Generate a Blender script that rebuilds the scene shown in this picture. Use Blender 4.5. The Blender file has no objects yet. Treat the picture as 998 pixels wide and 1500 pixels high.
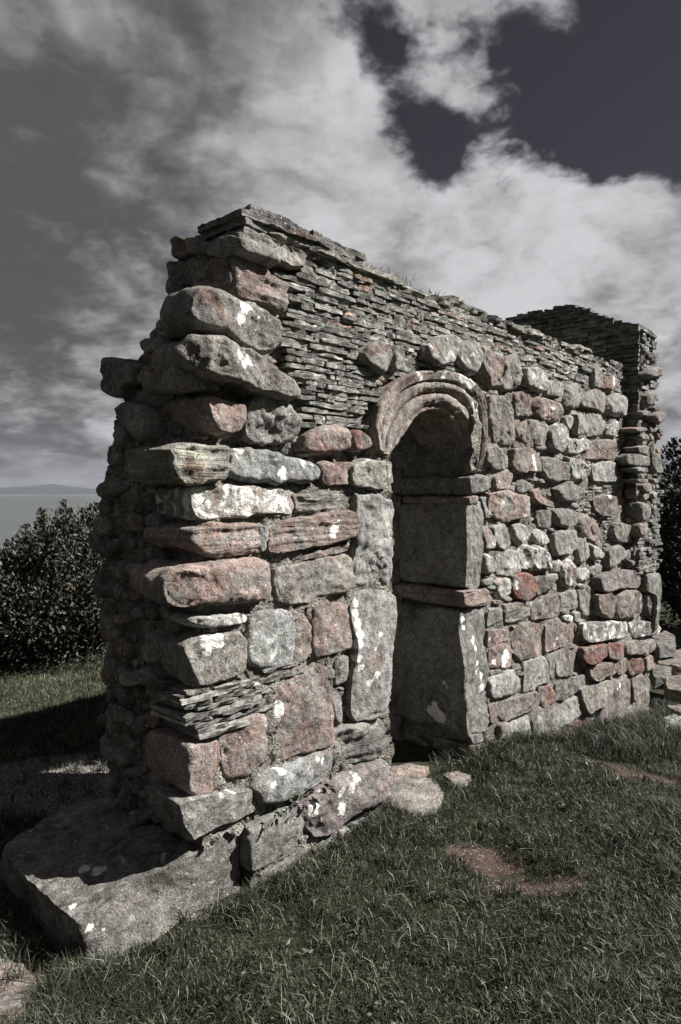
import bpy, math, random
import numpy as np
from math import radians, sin, cos, pi, sqrt
random.seed(7); RS = np.random.RandomState(7)
S = bpy.context.scene
COL = S.collection

# ------------------------------------------------------------------ camera
EYE = 1.6
PITCH = math.atan(0.028)
cam = bpy.data.objects.new('camera', bpy.data.cameras.new('camera'))
COL.objects.link(cam); S.camera = cam
cam.location = (0, 0, EYE)
cam.rotation_euler = (pi/2 - PITCH, 0, 0)
cam.data.sensor_fit = 'VERTICAL'; cam.data.sensor_height = 24; cam.data.lens = 16
cam.data.clip_start = 0.05; cam.data.clip_end = 60000

def ray(x, y):
    """direction of sight for a point of the photograph (998 x 1500)"""
    a = (x-499)/1000.; c = (750-y)/1000.
    F = np.array([0, cos(PITCH), -sin(PITCH)]); U = np.array([0, sin(PITCH), cos(PITCH)])
    return np.array([1., 0, 0])*a + F + U*c
def on_ground(x, y, z=0.):
    d = ray(x, y); k = (z-EYE)/d[2]
    return np.array([0, 0, EYE]) + d*k

# ------------------------------------------------------------------ light
SUN = np.array([1.13, 0.0, 1.0]); SUN /= np.linalg.norm(SUN)     # direction towards the sun
SUN_EL = math.asin(SUN[2]); SUN_AZ = math.atan2(SUN[0], SUN[1])
sl = bpy.data.lights.new('sun', 'SUN'); sl.energy = 5.0; sl.angle = radians(.55); sl.color = (1, .97, .93)
so = bpy.data.objects.new('sun', sl); COL.objects.link(so)
so.rotation_euler = (0, pi/2-SUN_EL, pi/2-SUN_AZ); so.location = (20, 0, 18)
S.view_settings.view_transform = 'Standard'; S.view_settings.look = 'None'
S.view_settings.exposure = 1.2; S.view_settings.gamma = 1

# ------------------------------------------------------------------ node helper
class NT:
    def __init__(s, tree): s.t = tree; s.n = tree.nodes; s.l = tree.links
    def new(s, typ, **kw):
        n = s.n.new(typ)
        for k, v in kw.items(): setattr(n, k, v)
        return n
    def put(s, sock, v):
        if hasattr(v, 'is_output'): s.l.new(v, sock)
        elif isinstance(v, (int, float)): 
            try: sock.default_value = v
            except Exception: sock.default_value = (v, v, v)
        else:
            v = tuple(v)
            if len(sock.default_value) == 4 and len(v) == 3: v = v+(1,)
            sock.default_value = v
    def math(s, op, a, b=0., c=0., clamp=False):
        n = s.new('ShaderNodeMath', operation=op); n.use_clamp = clamp
        s.put(n.inputs[0], a); s.put(n.inputs[1], b); s.put(n.inputs[2], c); return n.outputs[0]
    def vec(s, op, a, b=(0, 0, 0), scale=None):
        n = s.new('ShaderNodeVectorMath', operation=op); s.put(n.inputs[0], a); s.put(n.inputs[1], b)
        if scale is not None: s.put(n.inputs['Scale'], scale)
        return n.outputs['Value'] if op in ('DOT_PRODUCT', 'LENGTH', 'DISTANCE') else n.outputs[0]
    def noise(s, vec, scale, detail=4, rough=.55, dist=0., out=0):
        n = s.new('ShaderNodeTexNoise'); s.put(n.inputs['Vector'], vec); s.put(n.inputs['Scale'], scale)
        s.put(n.inputs['Detail'], detail); s.put(n.inputs['Roughness'], rough); s.put(n.inputs['Distortion'], dist)
        return n.outputs[out]
    def ramp(s, f, a, b, lo=0., hi=1., smooth=True):
        n = s.new('ShaderNodeMapRange'); n.interpolation_type = 'SMOOTHSTEP' if smooth else 'LINEAR'
        s.put(n.inputs[0], f); s.put(n.inputs[1], a); s.put(n.inputs[2], b); s.put(n.inputs[3], lo); s.put(n.inputs[4], hi)
        return n.outputs[0]
    def mix(s, f, a, b, mode='MIX'):
        n = s.new('ShaderNodeMix', data_type='RGBA', blend_type=mode)
        s.put(n.inputs[0], f); s.put(n.inputs[6], a); s.put(n.inputs[7], b); return n.outputs[2]
    def scale(s, col, f): return s.vec('SCALE', col, scale=f)

# ------------------------------------------------------------------ sky
W = bpy.data.worlds.new('World'); S.world = W; W.use_nodes = True
N = NT(W.node_tree); N.n.clear()
out = N.new('ShaderNodeOutputWorld'); bg = N.new('ShaderNodeBackground'); N.put(bg.inputs[1], .050)
N.l.new(bg.outputs[0], out.inputs[0])
sky = N.new('ShaderNodeTexSky', sky_type='NISHITA'); sky.sun_disc = False
sky.sun_elevation = SUN_EL; sky.sun_rotation = SUN_AZ
hs = N.new('ShaderNodeHueSaturation'); N.put(hs.inputs['Saturation'], .30); N.put(hs.inputs['Value'], .10)
N.l.new(sky.outputs[0], hs.inputs['Color'])
clear = N.mix(1, hs.outputs[0], (1.0, .95, 1.08), 'MULTIPLY')
tc = N.new('ShaderNodeTexCoord'); D = tc.outputs['Generated']
sep = N.new('ShaderNodeSeparateXYZ'); N.l.new(D, sep.inputs[0])
up = N.math('MAXIMUM', sep.outputs[2], 0.0)
den = N.math('ADD', up, .32)
cb = N.new('ShaderNodeCombineXYZ')
N.put(cb.inputs[0], N.math('DIVIDE', sep.outputs[0], den)); N.put(cb.inputs[1], N.math('DIVIDE', sep.outputs[1], den)); N.put(cb.inputs[2], 3.7)
PL = cb.outputs[0]
def blobs(lst):
    acc = None
    for (x, y, r, w) in lst:
        d = ray(x, y); d = d/np.linalg.norm(d)
        dot = N.vec('DOT_PRODUCT', D, tuple(d))
        v = N.ramp(dot, cos(radians(r)), 1.0, 0., w)
        acc = v if acc is None else N.math('ADD', acc, v)
    return acc
cover = blobs([(890, 120, 21, -.62), (1250, 20, 24, -.30), (670, 150, 9, -.30), (480, 95, 8, -.40), (150, 85, 9, -.50), (610, 225, 5, -.25), (770, 345, 4, -.2),
               (400, 420, 42, .34), (740, 10, 9, .52), (330, 300, 26, .26), (650, 290, 11, .30), (800, 330, 9, .24), (900, 400, 11, .42), (1000, 460, 14, .42),
               (1150, 560, 22, .30), (60, 330, 26, .62), (40, 230, 13, .55), (140, 370, 10, .4), (140, 480, 13, .5), (60, 640, 12, .3), (220, 330, 9, .2), (250, 10, 12, .32), (540, 150, 6, .14), (60, 560, 22, .5)])
n1 = N.noise(PL, 1.25, 9, .58, .25)
n2 = N.noise(PL, 4.6, 9, .62, .15)
wrp = N.vec('ADD', PL, N.scale(N.noise(PL, 3.2, 5, .6, 0, 1), .34))
def billow(vec):                      # rounded lumps with creases between them
    a = N.math('ABSOLUTE', N.math('SUBTRACT', N.math('MULTIPLY', N.noise(vec, 2.6, 1, .5), 2), 1))
    b_ = N.math('ABSOLUTE', N.math('SUBTRACT', N.math('MULTIPLY', N.noise(vec, 7.0, 2, .5), 2), 1))
    return N.math('SUBTRACT', N.math('ADD', N.math('MULTIPLY', a, 1.1), N.math('MULTIPLY', b_, .6)), .30)
pf = billow(wrp); pf2 = billow(N.vec('ADD', wrp, (.06, 0, 0)))
n2 = N.math('ADD', n2, N.math('MULTIPLY', pf, .55))
dens = N.math('ADD', N.math('ADD', N.math('MULTIPLY', N.math('SUBTRACT', n1, .5), 1.25), N.math('MULTIPLY', N.math('SUBTRACT', n2, .5), .85)), N.math('ADD', cover, .015))
mask = N.ramp(dens, -.03, .20)
# a thicker cloud is greyer, its sunward edge brighter: density sampled a step towards the sun
off = N.vec('ADD', PL, (.16, .0, 0))
n1b = N.noise(off, 1.25, 6, .55, .25); n2b = N.math('ADD', N.noise(off, 4.6, 6, .62, .15), N.math('MULTIPLY', pf, .55))
slope = N.math('ADD', N.math('ADD', N.math('SUBTRACT', n1, n1b), N.math('MULTIPLY', N.math('SUBTRACT', pf, pf2), .55)), N.math('MULTIPLY', N.math('SUBTRACT', n2, n2b), 1.0))
shade = N.math('ADD', N.math('MULTIPLY', slope, 2.6), .5)
tone = blobs([(700, 280, 16, .22), (520, 330, 24, .26), (880, 370, 14, .22), (180, 200, 22, .13), (40, 440, 20, -.50), (0, 40, 26, -.75), (60, 640, 12, -.08), (560, 20, 12, .05)])
br = N.math('ADD', N.math('MULTIPLY', shade, .62), N.math('ADD', tone, .0))
nn = N.noise(PL, 2.0, 7, .56, .25)
br = N.math('ADD', br, N.math('MULTIPLY', N.math('SUBTRACT', nn, .5), 1.5))
br = N.math('ADD', br, N.math('MULTIPLY', pf, .45))
br = N.ramp(br, -.75, 1.25, .8, 5.4)
cloud = N.mix(1, N.new('ShaderNodeCombineColor').outputs[0], (1, 1, 1))
cc = N.new('ShaderNodeCombineColor'); N.put(cc.inputs[0], br); N.put(cc.inputs[1], N.math('MULTIPLY', br, 1.0)); N.put(cc.inputs[2], N.math('MULTIPLY', br, 1.035))
col = N.mix(mask, clear, cc.outputs[0])
# band of low haze over the sea
low = N.ramp(sep.outputs[2], 0.0, .12, 1, 0)
col = N.mix(N.math('MULTIPLY', low, .75), col, (1.25, 1.3, 1.42))
N.l.new(col, bg.inputs[0])

# ------------------------------------------------------------------ noise in numpy
_perm = RS.permutation(4096)
def vnoise(P, seed=0):
    P = np.asarray(P, float) + seed*17.31
    I = np.floor(P).astype(int); f = P-I; f = f*f*f*(f*(f*6-15)+10)
    def h(dx, dy, dz):
        k = _perm[(I[:, 0]+dx) & 4095]; k = _perm[(k+I[:, 1]+dy) & 4095]; k = _perm[(k+I[:, 2]+dz) & 4095]
        return k/2048.-1
    x, y, z = f[:, 0], f[:, 1], f[:, 2]
    l = lambda a, b, t: a+(b-a)*t
    return l(l(l(h(0,0,0), h(1,0,0), x), l(h(0,1,0), h(1,1,0), x), y), l(l(h(0,0,1), h(1,0,1), x), l(h(0,1,1), h(1,1,1), x), y), z)
def fbm(P, freq, octv=4, seed=0, gain=.5):
    P = np.asarray(P, float); a = 1.; o = 0.
    for k in range(octv):
        o = o + a*vnoise(P*freq, seed+k*3); freq *= 2.03; a *= gain
    return o

# ------------------------------------------------------------------ objects
def mesh(name, V, F, smooth=True):
    me = bpy.data.meshes.new(name)
    V = np.asarray(V, float)
    if isinstance(F, np.ndarray):
        n = F.shape[1]
        me.vertices.add(len(V)); me.vertices.foreach_set('co', V.ravel())
        me.loops.add(F.size); me.loops.foreach_set('vertex_index', F.ravel().astype(np.int32))
        me.polygons.add(len(F)); me.polygons.foreach_set('loop_start', (np.arange(len(F))*n).astype(np.int32))
        me.update(calc_edges=True)
    else:
        me.from_pydata([tuple(v) for v in V], [], F)
    me.polygons.foreach_set('use_smooth', [smooth]*len(me.polygons))
    me.update()
    return me
def link(name, me, mat=None, parent=None, color=None):
    o = bpy.data.objects.new(name, me); COL.objects.link(o)
    if mat and me and not me.materials: me.materials.append(mat)
    if parent: o.parent = parent
    if color is not None: o.color = color
    return o
def centred(name, V, F, mat, parent=None, color=None, smooth=True):
    """link with the origin in the middle of the piece"""
    V = np.asarray(V, float); c = (V.max(0)+V.min(0))/2
    o = link(name, mesh(name, V-c, F, smooth), mat, parent, color)
    o.location = c - (np.array(parent.location) if parent else 0)
    return o
def thing(name, label, cat, loc=(0, 0, 0), group=None):
    o = bpy.data.objects.new(name, None); COL.objects.link(o); o.location = loc; o.empty_display_size = .1
    return tag(o, label, cat, group)
def tag(o, label, cat, group=None):
    o['label'] = label; o['category'] = cat
    if group: o['group'] = group
    return o
def setting(o, kind='structure'): o['kind'] = kind; return o

# ------------------------------------------------------------------ materials
def principled(name, rough=.8, spec=.3):
    m = bpy.data.materials.new(name); m.use_nodes = True; n = NT(m.node_tree)
    b = n.n['Principled BSDF']; n.put(b.inputs['Roughness'], rough); n.put(b.inputs['Specular IOR Level'], spec)
    return m, n, b
def bump(n, b, h, dist, strength=1.):
    k = n.new('ShaderNodeBump'); n.put(k.inputs['Strength'], strength); n.put(k.inputs['Distance'], dist); n.put(k.inputs['Height'], h)
    n.l.new(k.outputs[0], b.inputs['Normal'])
WHITE = (.70, .70, .66)
def stone_material(name, spots=(), strata=False, grain=1., W=None, spots3=()):
    m, n, b = principled(name, .92, .18)
    pos = n.new('ShaderNodeNewGeometry').outputs['Position']
    oi = n.new('ShaderNodeObjectInfo'); rnd = oi.outputs['Random']
    P = n.vec('ADD', pos, n.scale((3.1, 7.7, 5.3), rnd))
    base = oi.outputs['Color']
    big = n.noise(P, 5., 5, .6, .4)
    c = n.scale(base, n.ramp(big, .25, .75, .5, 1.5, False))
    ru = n.noise(P, 4.2, 5, .65, .8)
    c = n.mix(n.math('MULTIPLY', n.ramp(ru, .54, .66, 0, .65), n.math('GREATER_THAN', n.math('FRACT', n.math('MULTIPLY', rnd, 9.1)), .45)), c, (.17, .095, .07))
    dk = n.noise(n.vec('MULTIPLY', P, (6, 6, 2.2)), 1., 5, .65, .3)
    c = n.scale(c, n.ramp(dk, .36, .52, .55, 1.))
    # crust of grey lichen over the natural stone
    g = n.noise(P, 8.5, 6, .68, .6)
    c = n.mix(n.ramp(g, .44, .60, 0, .72), c, (.195, .19, .175))
    mid = n.noise(P, 26., 5, .7)
    c = n.scale(c, n.ramp(mid, .3, .72, .55, 1.4, False))
    fine = n.noise(P, 130., 3, .75)
    c = n.scale(c, n.ramp(fine, .3, .7, .5, 1.5, False))
    pit = n.noise(P, 60., 3, .7, .5)
    c = n.mix(n.ramp(pit, .62, .70, 0, .8), c, (.04, .037, .033))
    spk = n.noise(P, 85., 2, .6, .3)
    c = n.mix(n.math('MULTIPLY', n.ramp(spk, .64, .69), n.ramp(big, .4, .6, .2, 1)), c, (.5, .5, .46))
    # crisp white lichen, more of it where the object's alpha is high
    wl = n.noise(P, n.math('ADD', 7., n.math('MULTIPLY', rnd, 9.)), 7, .72, .9)
    wt = n.math('SUBTRACT', .735, n.math('MULTIPLY', oi.outputs['Alpha'], .37))
    c = n.mix(n.ramp(wl, n.math('SUBTRACT', wt, .07), n.math('SUBTRACT', wt, .01), 0, .6), c, (.27, .272, .245))
    wm = n.ramp(wl, wt, n.math('ADD', wt, .05))
    c = n.mix(n.math('MULTIPLY', wm, n.ramp(fine, .3, .5, .6, 1)), c, n.scale(WHITE, n.ramp(mid, .35, .65, .55, 1.08, False)))
    if spots or spots3:
        warp = n.vec('ADD', pos, n.scale(n.vec('SUBTRACT', n.noise(pos, 45., 4, .7, 0, 1), (.5, .5, .5)), .048)); warp0 = warp
        acc = None
        if W is not None:      # a patch is as wide on a hollow as on a boss: distances are taken across the face
            warp = n.vec('SUBTRACT', warp, n.scale(tuple(W*.88), n.vec('DOT_PRODUCT', warp, tuple(W))))
            spots = [(np.asarray(q)-W*.88*np.dot(q, W), r) for q, r in spots]
        for (q, r) in spots:
            d = n.math('SUBTRACT', n.vec('DISTANCE', warp, tuple(q)), r)
            acc = d if acc is None else n.math('MINIMUM', acc, d)
        for (q, r) in spots3:
            d = n.math('SUBTRACT', n.vec('DISTANCE', warp0, tuple(q)), r)
            acc = d if acc is None else n.math('MINIMUM', acc, d)
        c = n.mix(n.ramp(acc, .002, .007, .55, 0), c, (.24, .24, .22))
        c = n.mix(n.math('MULTIPLY', n.ramp(acc, .0, .003, 1, 0), n.ramp(fine, .25, .5, .6, 1)), c, n.scale((.70, .70, .66), n.ramp(mid, .3, .65, .7, 1.05, False)))
    h = n.math('ADD', n.math('MULTIPLY', mid, 1.), n.math('MULTIPLY', fine, .35*grain))
    h = n.math('SUBTRACT', h, n.math('MULTIPLY', n.ramp(pit, .6, .7), .5))
    if strata:
        sp = n.vec('MULTIPLY', P, (2.5, 2.5, 38.)); st = n.noise(sp, 1., 5, .6, .5)
        h = n.math('ADD', h, n.math('MULTIPLY', st, 1.6)); c = n.scale(c, n.ramp(st, .3, .7, .6, 1.35, False))
    n.put(b.inputs['Base Color'], c); bump(n, b, h, .014, .9)
    return m
M_STONE = stone_material('weathered_sandstone')
M_STRATA = stone_material('bedded_sandstone', strata=True)
def slate_material():
    m, n, b = principled('lichened_slate', .85, .25)
    pos = n.new('ShaderNodeNewGeometry').outputs['Position']
    oi = n.new('ShaderNodeObjectInfo')
    isl = n.new('ShaderNodeNewGeometry').outputs['Random Per Island']
    P = n.vec('ADD', pos, n.scale((3.1, 7.7, 5.3), n.math('ADD', oi.outputs['Random'], isl)))
    c = n.mix(n.ramp(n.noise(P, 14, 5, .65, .4), .4, .62), (.11, .107, .098), (.29, .29, .262))
    c = n.scale(c, n.ramp(n.math('FRACT', n.math('ADD', n.math('MULTIPLY', isl, 7.3), n.math('MULTIPLY', oi.outputs['Random'], 5.7))), 0, 1, .65, 1.35, False))
    c = n.mix(1., c, oi.outputs['Color'], 'MULTIPLY')
    f = n.noise(P, 90, 4, .7)
    c = n.scale(c, n.ramp(f, .3, .7, .5, 1.5, False))
    st = n.noise(n.vec('MULTIPLY', P, (12, 12, 190)), 1., 4, .65, .4)
    c = n.scale(c, n.ramp(st, .35, .6, .45, 1.2, False))
    c = n.mix(n.ramp(n.noise(P, 30, 5, .7, .5), .655, .68, 0, .9), c, (.5, .5, .46))
    n.put(b.inputs['Base Color'], c)
    bump(n, b, n.math('ADD', n.math('MULTIPLY', st, 1.), n.math('MULTIPLY', f, .5)), .009, .9)
    return m
M_SLATE = slate_material()
def mortar_material():
    m, n, b = principled('lime_mortar', .95, .1)
    P = n.new('ShaderNodeNewGeometry').outputs['Position']
    c = n.mix(n.ramp(n.noise(P, 9, 6, .65, .3), .4, .65), (.17, .16, .14), (.34, .32, .28))
    f = n.noise(P, 75, 5, .75); c = n.scale(c, n.ramp(f, .35, .65, .4, 1.5, False))
    v = n.new('ShaderNodeTexVoronoi'); n.put(v.inputs['Vector'], P); n.put(v.inputs['Scale'], 70.)
    c = n.mix(n.ramp(v.outputs['Distance'], .1, .3, .45, 0), c, n.mix(.75, v.outputs['Color'], (.22, .19, .17)))
    n.put(b.inputs['Base Color'], c)
    bump(n, b, n.math('ADD', n.math('MULTIPLY', f, 1.2), n.math('MULTIPLY', n.ramp(v.outputs['Distance'], 0, .5, 1, 0), .8)), .018, 1.)
    return m
M_MORTAR = mortar_material()

# ------------------------------------------------------------------ the wall's own frame
C0 = np.array([-.543, 2.54, 0.]); U_ = np.array([.669, .743, 0.]); U_ /= np.linalg.norm(U_)
B_ = np.array([-U_[1], U_[0], 0.]); Z_ = np.array([0., 0, 1])
def wp(s, t, z): return C0 + U_*s + B_*t + Z_*z
class Frame:
    def __init__(s, O, A, Wd): s.O = np.asarray(O, float); s.A = A; s.W = Wd
    def proj(s, x, y, h=0.):
        d = ray(x, y); E = np.array([0, 0, EYE]); O = s.O + s.W*h
        k = (O-E).dot(s.W)/d.dot(s.W); p = E+d*k-s.O
        return p.dot(s.A), p[2]
    def at(s, a, b, w): return s.O + np.outer(a, s.A) + np.outer(b, Z_) + np.outer(w, s.W)
FRONT = Frame(C0, U_, -B_)                          # the sunlit face
END = Frame(C0 + U_*.02, -B_, -U_)                  # the broken end, in shade
GFRONT = Frame(C0 - B_*.12, U_, -B_)                # end of the gable wall
crops = {'P': (0, 0, 1), 'G1': (230, 300, 3.992), 'G2': (220, 550, 4.99), 'G3': (400, 600, 4.99), 'G4': (200, 740, 4.99), 'G5': (380, 740, 4.99),
 'G6': (230, 880, 4.99), 'G7': (380, 930, 4.99), 'G8': (220, 1080, 2.772), 'H1': (700, 480, 6.2375), 'H2': (700, 630, 6.2375), 'H3': (700, 780, 6.2375),
 'H4': (700, 930, 6.2375), 'H5': (830, 620, 5.94), 'H6': (830, 830, 5.768), 'H7': (830, 480, 5.94), 'D5': (500, 480, 3.838),
 'E1': (130, 480, 4.99), 'E2': (130, 680, 4.99), 'E3': (130, 920, 4.99)}
def px(crop, pts):
    ox, oy, k = crops[crop]; return [(ox+p[0]/k, oy+p[1]/k) for p in pts]

def chaikin(P, r, times):
    P = np.asarray(P, float)
    for _ in range(times):
        Q = np.roll(P, -1, 0); P = np.stack([P+(Q-P)*r, P+(Q-P)*(1-r)], 1).reshape(-1, P.shape[1])
    return P
def resample(P, n):
    Q = np.vstack([P, P[:1]]); d = np.r_[0, np.cumsum(np.linalg.norm(np.diff(Q, axis=0), axis=1))]
    t = np.linspace(0, d[-1], n, endpoint=False)
    return np.stack([np.interp(t, d, Q[:, k]) for k in range(Q.shape[1])], 1)
def area(P): x, y = P[:, 0], P[:, 1]; return .5*np.sum(x*np.roll(y, -1)-y*np.roll(x, -1))
def inside(P, x, y):
    r = False; n = len(P)
    for i in range(n):
        x1, y1 = P[i][:2]; x2, y2 = P[(i+1) % n][:2]
        if (y1 > y) != (y2 > y) and x < (x2-x1)*(y-y1)/(y2-y1)+x1: r = not r
    return r
_sd = [0]
def stone_mesh(poly, fr, P=.05, kind='k', back=.06, rough=1., strata=False, res=.0095, base=0.):
    """a stone: outline in the plane of fr, bulging P outward, running `back` into the wall"""
    _sd[0] += 1; sd = _sd[0]; rg = np.random.RandomState(sd*13+5)
    poly = np.asarray(poly, float)
    if area(poly) < 0: poly = poly[::-1]
    poly = chaikin(poly, .10, 2) if kind == 'k' else chaikin(poly, .25, 3)
    poly = poly.mean(0)+(poly-poly.mean(0))*1.075
    per = np.sum(np.linalg.norm(poly-np.roll(poly, 1, 0), axis=1))
    n = int(max(18, min(120, per/res))); o = resample(poly, n)
    c = o.mean(0); R = np.linalg.norm(o-c, axis=1).mean()
    m = int(max(6, min(34, R/res*1.25)))
    k = np.linspace(0, 1, m+1); r = np.sin(k*pi/2)**(.75 if kind == 'k' else .9)
    e = 16. if kind == 'k' else 2.5
    if kind == 'm': e = 6.5
    ev, evec = np.linalg.eigh(np.cov((o-c).T)); ax = evec[:, 1]; kk = .9*(1-sqrt(max(ev[0], 0)/ev[1]))
    o = np.roll(o, -int(np.argmax((o-c).dot(ax))), 0); cl = c+np.outer((o-c).dot(ax)*kk, ax)
    ab = [cl+(o-cl)*rr for rr in r[1:]]; ws = [np.full(n, P*(1-rr**e)**(1/2.2)) for rr in r[1:]]
    rad = [np.full(n, rr) for rr in r[1:]]
    nb = int(max(2, min(28, back/res/1.3)))
    for j in range(1, nb+1):
        q = j/nb; sh = 1-(.03 if kind == 'k' else .16)*q*q*min(1, back*5) 
        ab.append(c+(o-c)*sh); ws.append(np.full(n, -back*q)); rad.append(np.full(n, 1.0))
    AB = np.vstack(ab); w = np.concatenate(ws); rd = np.concatenate(rad)
    # knapped facets
    for _ in range(4 if kind == 'k' else 3):
        th = rg.rand()*2*pi; dd = np.array([cos(th), sin(th)])
        lim = P*(.80+.4*rg.rand()) - (.03+(.20 if kind == 'k' else .32)*rg.rand())*((AB-c).dot(dd)-R*(.1+.75*rg.rand()))*(1. if kind == 'k' else .9)
        w = np.where(w > 0, np.minimum(w, np.maximum(lim, w*.5)), w)
    X = fr.at(AB[:, 0], AB[:, 1], w+base)
    dirs = fr.at(AB[:, 0]-c[0], AB[:, 1]-c[1], 0*w)-fr.O
    ln = np.linalg.norm(dirs, axis=1, keepdims=True)+1e-6
    g = (rd**4)[:, None]; Dn = dirs/ln*g + fr.W*(1-g); Dn /= np.linalg.norm(Dn, axis=1, keepdims=True)
    big = min(1., R/.09)
    a1 = {'k': .0062, 'm': .012, 'b': .022}[kind]*rough*big
    nz = a1*fbm(X, 6., 3, sd) + .0056*rough*big*fbm(X, 24., 3, sd+50, .6)
    if strata:
        nz += .008*fbm(X*np.array([3, 3, 42.]), 1., 3, sd+7)*big
    tang = np.stack([fbm(X, 9., 2, sd+21), fbm(X, 9., 2, sd+31)], 1)*.006*rough*big
    X = X + Dn*nz[:, None] + np.outer(tang[:, 0], fr.A) + np.outer(tang[:, 1], Z_)
    rows = m+nb
    idx = lambda j, i: j*n+(i % n)
    F = []; i, j = 0, n                        # zip the innermost ring shut along the middle line
    while j-i > 1:
        if j-i >= 3: F.append((i, i+1, j-1, j % n)); i += 1; j -= 1
        else: F.append((i, i+1, j % n)); i += 1
    F = [f for f in F if len(set(f)) > 2]
    F = [(f[0], f[1], f[2]) if len(f) == 4 and f[3] == f[0] else f for f in F]
    for j in range(rows-1):
        F += [(idx(j, i), idx(j+1, i), idx(j+1, i+1), idx(j, i+1)) for i in range(n)]
    F.append(tuple(idx(rows-1, n-1-i) for i in range(n)))
    # winding: rows go outwards then back; A x Z = W keeps the normals facing out
    return X, F

T = dict(GR=(.215, .21, .195), LG=(.33, .33, .31), BG=(.28, .288, .283), BR=(.21, .17, .145), PK=(.30, .222, .195), RD=(.19, .092, .074),
         BE=(.31, .30, .25), PU=(.205, .172, .168), DK=(.12, .112, .104), WH=(.40, .40, .375), GB=(.25, .23, .205), PB=(.27, .205, .18))

# ------------------------------------------------------------------ ruined doorway wall
wall = thing('chapel_wall', 'ruined stone chapel wall with arched doorway and slate courses along its top', 'ruined wall', tuple(C0))
FS = []       # outlines of the traced stones in the wall plane, to keep slates off them
def col4(t, a, j=.10):
    c = np.array(T[t]) * .82 * (1+j*(2*random.random()-1)); return (c[0], c[1], c[2], a)
def put(crop, pts, tone, P=.05, kind='k', back=.06, li=.1, name='stone', fr=FRONT, spots=(), strata=False, rough=1., label=None, par=None, base=0., keep=True, reveal=()):
    pts = px(crop, pts)
    if fr is FRONT and keep: P = max(P, .047)
    poly = np.array([fr.proj(x, y, base+P*.6) for x, y in pts])
    V, F = stone_mesh(poly, fr, P, kind, back, rough, strata, base=base)
    if keep and fr is FRONT: FS.append(poly)
    mat = M_STRATA if strata else M_STONE
    if spots or reveal:
        q = []; q3 = []
        RV = Frame(C0+U_*(1.855), -B_, -U_)
        for (x, y, r_) in reveal:
            a, z = RV.proj(x, y); w = RV.O+RV.A*a+Z_*z; q3.append((w, r_*w[1]/1000.))
        for (x, y, r) in px_sp(crop, spots):
            a, z = fr.proj(x, y, base+P*.95); w = fr.O+fr.A*a+Z_*z+fr.W*(base+P*.95)
            dep = w[1]; q.append((w, 1.2*r*dep/1000.))
        mat = stone_material('lichened_sandstone', q, strata, W=fr.W, spots3=q3)
    o = centred(name, V, F, mat, par or wall, col4(tone, li))
    if label: o['label'] = label
    return o
def px_sp(crop, sp):
    ox, oy, k = crops[crop]; return [(ox+x/k, oy+y/k, r) for x, y, r in sp]

# quoins and boulders of the broken corner
put('G1', [(480,165),(620,180),(800,245),(860,300),(840,360),(780,365),(640,300),(505,262)], 'GB', .07, 'k', .30, .05, 'quoin_stone', rough=1.5)
put('G1', [(448,310),(560,345),(760,460),(750,640),(600,590),(460,545)], 'PB', .055, 'k', .30, .0, 'quoin_stone', strata=True)
put('G1', [(330,475),(450,560),(640,610),(740,740),(720,810),(640,885),(480,820),(300,735),(225,690),(185,600),(205,510),(250,480)], 'GR', .12, 'm', .12, .12, 'quoin_stone', spots=[(500,600,7),(485,665,7),(530,590,5),(590,660,3)])
put('P', [(268,512),(290,494),(322,493),(365,512),(400,540),(430,565),(431,583),(400,583),(350,566),(308,556),(272,544)], 'GB', .14, 'm', .12, .2, 'quoin_stone', rough=1.6, spots=[(352,520,6),(365,528,6),(358,535,4)])
put('P', [(254,535),(268,520),(285,535),(300,552),(330,572),(290,572),(258,568)], 'GR', .05, 'm', .22, .0, 'quoin_stone')
put('G2', [(400,160),(520,180),(680,205),(680,320),(640,400),(590,445),(470,415),(430,340),(412,240)], 'PB', .085, 'k', .36, .0, 'quoin_stone')
put('P', [(360,592),(380,585),(405,586),(430,600),(438,625),(433,642),(405,655),(375,650),(358,632)], 'GR', .07, 'm', .08, .1, rough=1.7)
put('G2', [(110,545),(260,510),(540,520),(550,600),(535,765),(380,785),(230,780),(165,700),(150,590)], 'BE', .09, 'k', .23, .2, 'quoin_stone', strata=True)
put('P', [(343,665),(358,657),(400,665),(450,673),(466,682),(466,704),(430,708),(380,706),(350,700),(340,690)], 'BG', .075, 'm', .08, .35, spots=[(412,694,8),(445,678,4),(358,660,4)])
put('G3', [(270,170),(370,115),(480,115),(550,170),(555,260),(530,300),(400,320),(270,320),(210,290)], 'PB', .06, 'm', .08, .0)
put('G3', [(590,160),(640,150),(700,210),(715,270),(680,300),(600,300),(580,240)], 'RD', .06, 'm', .07, .0)
put('G3', [(335,395),(480,375),(580,395),(580,500),(540,555),(400,560),(340,500)], 'PK', .055, 'k', .07, .05, rough=1.3)
put('G3', [(590,410),(670,355),(740,380),(850,380),(855,430),(845,540),(740,575),(600,560),(580,490)], 'BE', .085, 'k', .16, .45, 'jamb_stone')
put('P', [(283,716),(325,712),(380,714),(428,717),(427,735),(422,752),(380,752),(330,760),(288,760)], 'PB', .055, 'k', .20, .62, 'quoin_stone')
put('G3', [(150,620),(300,610),(590,600),(590,650),(560,700),(350,740),(160,760)], 'GB', .02, 'k', .05, .05, strata=True)
put('G5', [(90,160),(330,90),(600,55),(690,55),(700,190),(640,240),(450,290),(150,355),(75,340)], 'PB', .075, 'k', .07, .0, strata=True, spots=[(560,170,6),(550,215,5),(585,145,4)])
put('G5', [(120,425),(380,352),(560,300),(660,255),(665,310),(520,365),(380,385),(150,452)], 'PB', .02, 'k', .05, .1)
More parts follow.
